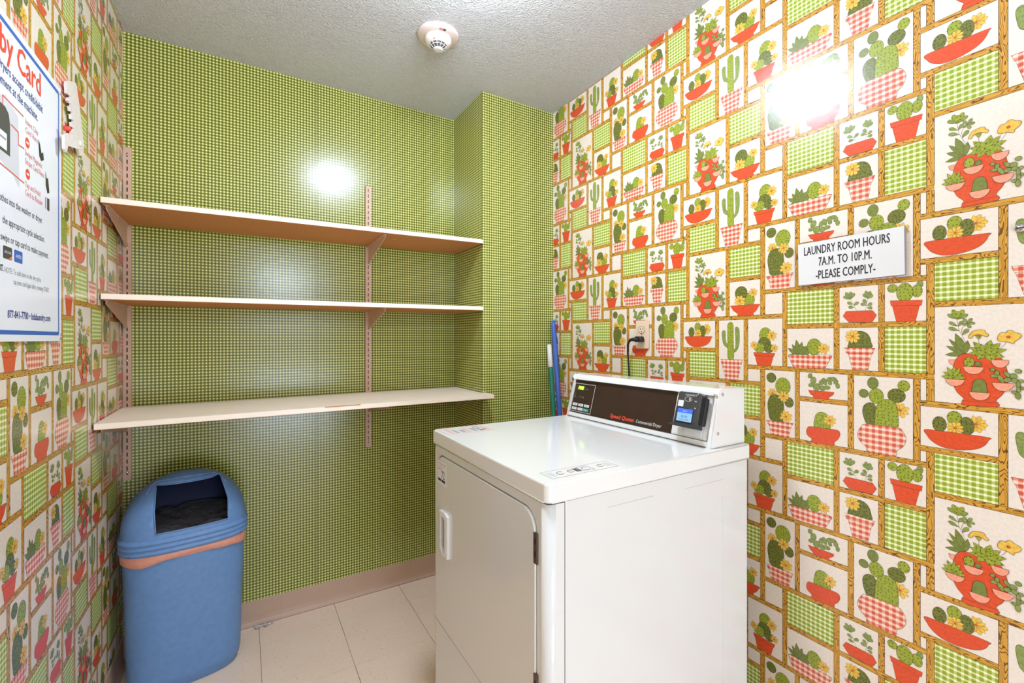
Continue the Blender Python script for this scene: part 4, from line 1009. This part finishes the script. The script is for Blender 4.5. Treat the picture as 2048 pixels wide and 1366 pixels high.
b.prism([g(1.12, 1.594), g(1.232, 1.594), g(1.232, 1.626), g(1.12, 1.626)], .0049, .0050, 'board', PM)
b.prism([g(1.12, 1.612), g(1.228, 1.612), g(1.228, 1.616), g(1.12, 1.616)], .0050, .0051, 'grey_ink', PM); b.done('reader_picture', po)
# small pictograms at the right
for z, ps in ((1.655, [(1.386, 1.675), (1.396, 1.668), (1.404, 1.650), (1.414, 1.656), (1.418, 1.640), (1.402, 1.632), (1.392, 1.640)]), (1.590, [(1.428, 1.618), (1.434, 1.604), (1.444, 1.606), (1.452, 1.575), (1.440, 1.570), (1.430, 1.586)]), (1.545, [(1.438, 1.560), (1.452, 1.560), (1.452, 1.532), (1.438, 1.532)])):
    b = B(); b.prism([g(*p) for p in ps], .0046, .0048, 'black_ink' if z > 1.55 else 'charcoal', PM); b.done('pictogram', po)
b = B(); b.prism([g(1.426, 1.558), g(1.433, 1.560), g(1.433, 1.532), g(1.426, 1.534)], .0046, .0048, 'grey_ink', PM); b.done('pictogram', po)
for y0, m_ in ((1.166, 'charcoal'), (1.217, 'charcoal'), (1.265, 'blue_ink')):
    b = B(); b.prism(rrect(g(y0, 0)[0], g(y0+.038, 0)[0], g(0, 1.388)[1], g(0, 1.412)[1], .003, 3), .0046, .0049, m_, PM); b.done('card_logo', po)
b = B(); b.prism([g(1.238, 1.3885), g(1.2545, 1.3885), g(1.2545, 1.397)], .0049, .0050, 'orange_ink', PM)
b.done('card_logo', po)
lines('card_name', [('DISCOVER', g(1.236, 0)[0], g(0, 1.3985)[1], .0072, .85, 'white_ink', 'CENTER'), ('AMEX', g(1.284, 0)[0], g(0, 1.3965)[1], .0105, .95, 'white_ink', 'CENTER')], PM, po, .0051)
for x, y in ((pw-.008, .006), (pw-.008, ph-.014), (pw-.006, .016)):
    B().lathe([(.0005, 0), (.0035, 0), (.003, .0018), (.0005, .0022)], 'chrome', 12, PM @ Matrix.Translation((x, y, .0045))).done('screw', po)

# ------------------------------------------------------------------ hours sign on the right wall
SY0, SY1, SZ0, SZ1 = .6948, .4499, 1.3885, 1.508
sg = empty('hours_sign', (XR-.0012, SY0, SZ0), 'white engraved sign giving the laundry room hours on the right wall', 'sign')
SM = frame((-.0015, 0, 0), (0, -1, .012), (0, .012, 1)); sw, sh_ = SY0-SY1, SZ1-SZ0
B().box((0, 0, 0), (sw, sh_, .0085), 'sign_edge', .0005, 1, SM).done('sign_backing', sg)
B().box((.0005, .0005, .0085), (sw-.0005, sh_-.0005, .0098), 'signplate', .0004, 1, SM).done('sign_plate', sg)
lines('text_line', [('LAUNDRY ROOM HOURS', sw*.475, sh_*.705, .0335, .51, 'black_ink', 'CENTER', 0, .0004, 1.03), ('7A.M. TO 10P.M.', sw*.475, sh_*.42, .0335, .51, 'black_ink', 'CENTER', 0, .0004, 1.03),
    ('-PLEASE COMPLY-', sw*.475, sh_*.115, .0335, .51, 'black_ink', 'CENTER', 0, .0004, 1.03)], SM, sg, .0100)

# ------------------------------------------------------------------ outlet, plug and cord
OY, OZ = 1.296, 1.252
ol = empty('wall_outlet', (XR-.0012, OY, OZ), 'ivory duplex wall outlet above the dryer console', 'outlet')
OM = frame((0, 0, 0), (0, -1, 0), (0, 0, 1))
B().box((-.035, -.0575, 0), (.035, .0575, .006), 'outlet', .0025, 2, OM).done('cover_plate', ol)
for z in (.0195, -.0195):
    r_ = B().prism([(.0165*math.cos(t), z+.0145*math.sin(t)) for t in np.linspace(0, 2*math.pi, 24)[:-1]], .0055, .0085, 'outlet', OM).done('receptacle', ol)
    b = B().box((-.0075, z-.001, .0080), (-.0055, z+.008, .0088), 'slot', 0, 1, OM).box((.0055, z-.0005, .0080), (.0075, z+.007, .0088), 'slot', 0, 1, OM)
    b.prism([(.0025*math.cos(t), z-.0075+.0025*math.sin(t)) for t in np.linspace(0, 2*math.pi, 10)[:-1]], .0080, .0088, 'slot', OM); b.done('socket_slots', r_)
b = B().tube([OM @ Vector((.0165*math.cos(t), .0195+.0145*math.sin(t), .0083)) for t in np.linspace(0, 2*math.pi, 25)], .0007, 'slot', 4); b.done('outlet_ring', ol)
B().lathe([(.0005, 0), (.003, 0), (.0025, .0012), (.0005, .0015)], 'chrome', 10, OM @ Matrix.Translation((0, 0, .006))).done('screw', ol)
cdz = OZ-.0195
co_ = empty('power_cord', (XR-.0100, OY, cdz), 'black power cord plugged into the ivory outlet and running down behind the dryer', 'power cord')
b = B().prism([(-.016, -.011), (.016, -.011), (.018, 0), (.013, .012), (-.013, .012), (-.018, 0)], .0, .024, 'rubber', frame((0, 0, 0), (0, -1, 0), (0, 0, 1)), bev=.002)
b.done('plug', co_)
b = B().tube([(-.018, 0, 0), (-.022, .02, .0), (-.022, .038, -.002), (-.020, .050, -.012)], [.008, .0075, .006, .0045], 'rubber', 12); b.done('strain_relief', co_)
b = B().tube([(-.021, .034, -.001), (-.021, .046, -.008), (-.020, .054, -.022), (-.017, .058, -.05), (-.015, .057, -.09), (-.016, .052, -.14), (-.018, .046, -.2), (-.018, .040, -.35), (-.018, .03, -.6), (-.02, .0, -.9)], .0042, 'rubber', 10); b.done('cable', co_)

# ------------------------------------------------------------------ two long handles in the corner
def pole(name, top, foot, parts, label, r=.0115):
    o = empty(name, foot, label, 'broom'); t = Vector(top)-Vector(foot)
    for nm, a, c, mat, rr in parts:
        B().tube([t*a, t*(a+(c-a)*.02), t*(c-(c-a)*.02), t*c], [rr*.7, rr, rr, rr*.7], mat, 16).done(nm, o)
    return o
p1 = pole('push_broom', (1.378, 1.893, 1.328), (1.335, 1.690, .075), [('handle', 0, 1, 'blue_plastic' if False else 'blue_pole', .0120)], 'broom with a blue handle leaning in the corner behind the dryer')
B().box((-.04, -.11, -.03), (.035, .11, .012), 'blue_pole', .006).done('broom_head', p1); B().box((-.035, -.105, -.074), (.030, .105, -.028), 'bristle', .002).done('bristles', p1)
p2 = pole('dust_mop', (1.352, 1.893, 1.204), (1.265, 1.64, .05), [('handle', 0, .905, 'green_pole', .0118), ('grip', .90, 1, 'white_pole', .0125)], 'mop with a green handle and white grip leaning in the corner behind the dryer')
B().box((-.045, -.06, -.02), (.03, .06, .012), 'green_pole', .005).done('mop_head', p2); B().box((-.05, -.075, -.049), (.03, .075, -.018), 'scrap', .004).done('mop_pad', p2)

# ------------------------------------------------------------------ notched white holder on the left wall
hk = empty('notched_holder', (XL+.001, 1.66, 1.72), 'white painted metal strip with notches and a folded clamp on the left wall', 'wall holder')
HM = frame((0, 0, 0), (0, 1, 0), (0, 0, 1))
gz = lambda y, z: (y-1.66, z-1.72)
import itertools
right = [(1.560, 1.888), (1.592, 1.905), (1.629, 1.919), (1.638, 1.917), (1.650, 1.893), (1.662, 1.874), (1.702, 1.779), (1.696, 1.749), (1.665, 1.736), (1.650, 1.748)]
left = [(1.555, 1.879), (1.560, 1.858), (1.576, 1.861), (1.592, 1.866), (1.590, 1.856), (1.574, 1.854), (1.566, 1.842), (1.578, 1.841), (1.596, 1.848), (1.596, 1.840), (1.580, 1.835),
        (1.586, 1.824), (1.607, 1.831), (1.606, 1.823), (1.592, 1.819), (1.594, 1.807), (1.615, 1.813), (1.613, 1.806), (1.597, 1.800), (1.598, 1.789), (1.618, 1.793), (1.615, 1.785), (1.598, 1.780), (1.600, 1.760)]
B().prism([gz(*p) for p in right+left[::-1]], .004, .009, 'paintedsteel', HM).done('notched_strip', hk)
b = B()
b.prism([gz(1.484, 1.727), gz(1.506, 1.740), gz(1.604, 1.767), gz(1.634, 1.771), gz(1.640, 1.755), gz(1.622, 1.742), gz(1.576, 1.727), gz(1.511, 1.710)], .021, .0235, 'paintedsteel', HM)
b.prism([gz(1.484, 1.727), gz(1.511, 1.710), gz(1.501, 1.690), gz(1.487, 1.694)], .018, .0235, 'paintedsteel', HM)
b.box((gz(1.612, 0)[0], gz(0, 1.745)[1], .009), (gz(1.636, 0)[0], gz(0, 1.768)[1], .021), 'paintedsteel', .001, 1, HM)
b.done('clamp', hk)
B().lathe([(.0005, 0), (.008, 0), (.0075, .002), (.004, .003), (.0005, .003)], 'paintedsteel', 18, HM @ Matrix.Translation((gz(1.605, 0)[0], gz(0, 1.751)[1], .0235))).done('rivet', hk)
B().lathe([(.0005, 0), (.006, 0), (.006, .012), (.0005, .014)], 'red_ink', 12, HM @ Matrix.Translation((gz(1.499, 0)[0], gz(0, 1.748)[1], .018))).done('red_tip', hk)

# ------------------------------------------------------------------ small things
sp = hitp = (XR-.0012, .262, 1.466)
s1 = tag(B().lathe([(.0005, 0), (.0095, 0), (.009, .003), (.006, .006), (.0005, .0075)], 'chrome', 20, OM).box((-.006, -.0008, .0068), (.006, .0008, .0079), 'slot', 0, 1, OM).done('wall_screw', None, sp), 'round chrome screw head on a printed cactus at the far right of the wall', 'screw')
b = B(); n = 14; vs = {}
for i in range(n+1):
    for j in range(7):
        x = -.035+.07*i/n; y = -.012+.024*j/6
        vs[i, j] = b.bm.verts.new((x+random.uniform(-.002, .002), y*(.6+.5*math.sin(i*.9))+random.uniform(-.002, .002), .0015+abs(.007*math.sin(i*1.7+j*1.1))+random.uniform(0, .003)))
k = b.mi('scrap')
for i in range(n):
    for j in range(6): f = b.bm.faces.new((vs[i, j], vs[i+1, j], vs[i+1, j+1], vs[i, j+1])); f.material_index = k
tag(b.done('plastic_scrap', None, (.075, 2.205, 0), recalc=False), 'crumpled scrap of clear plastic on the floor against the baseboard', 'litter')
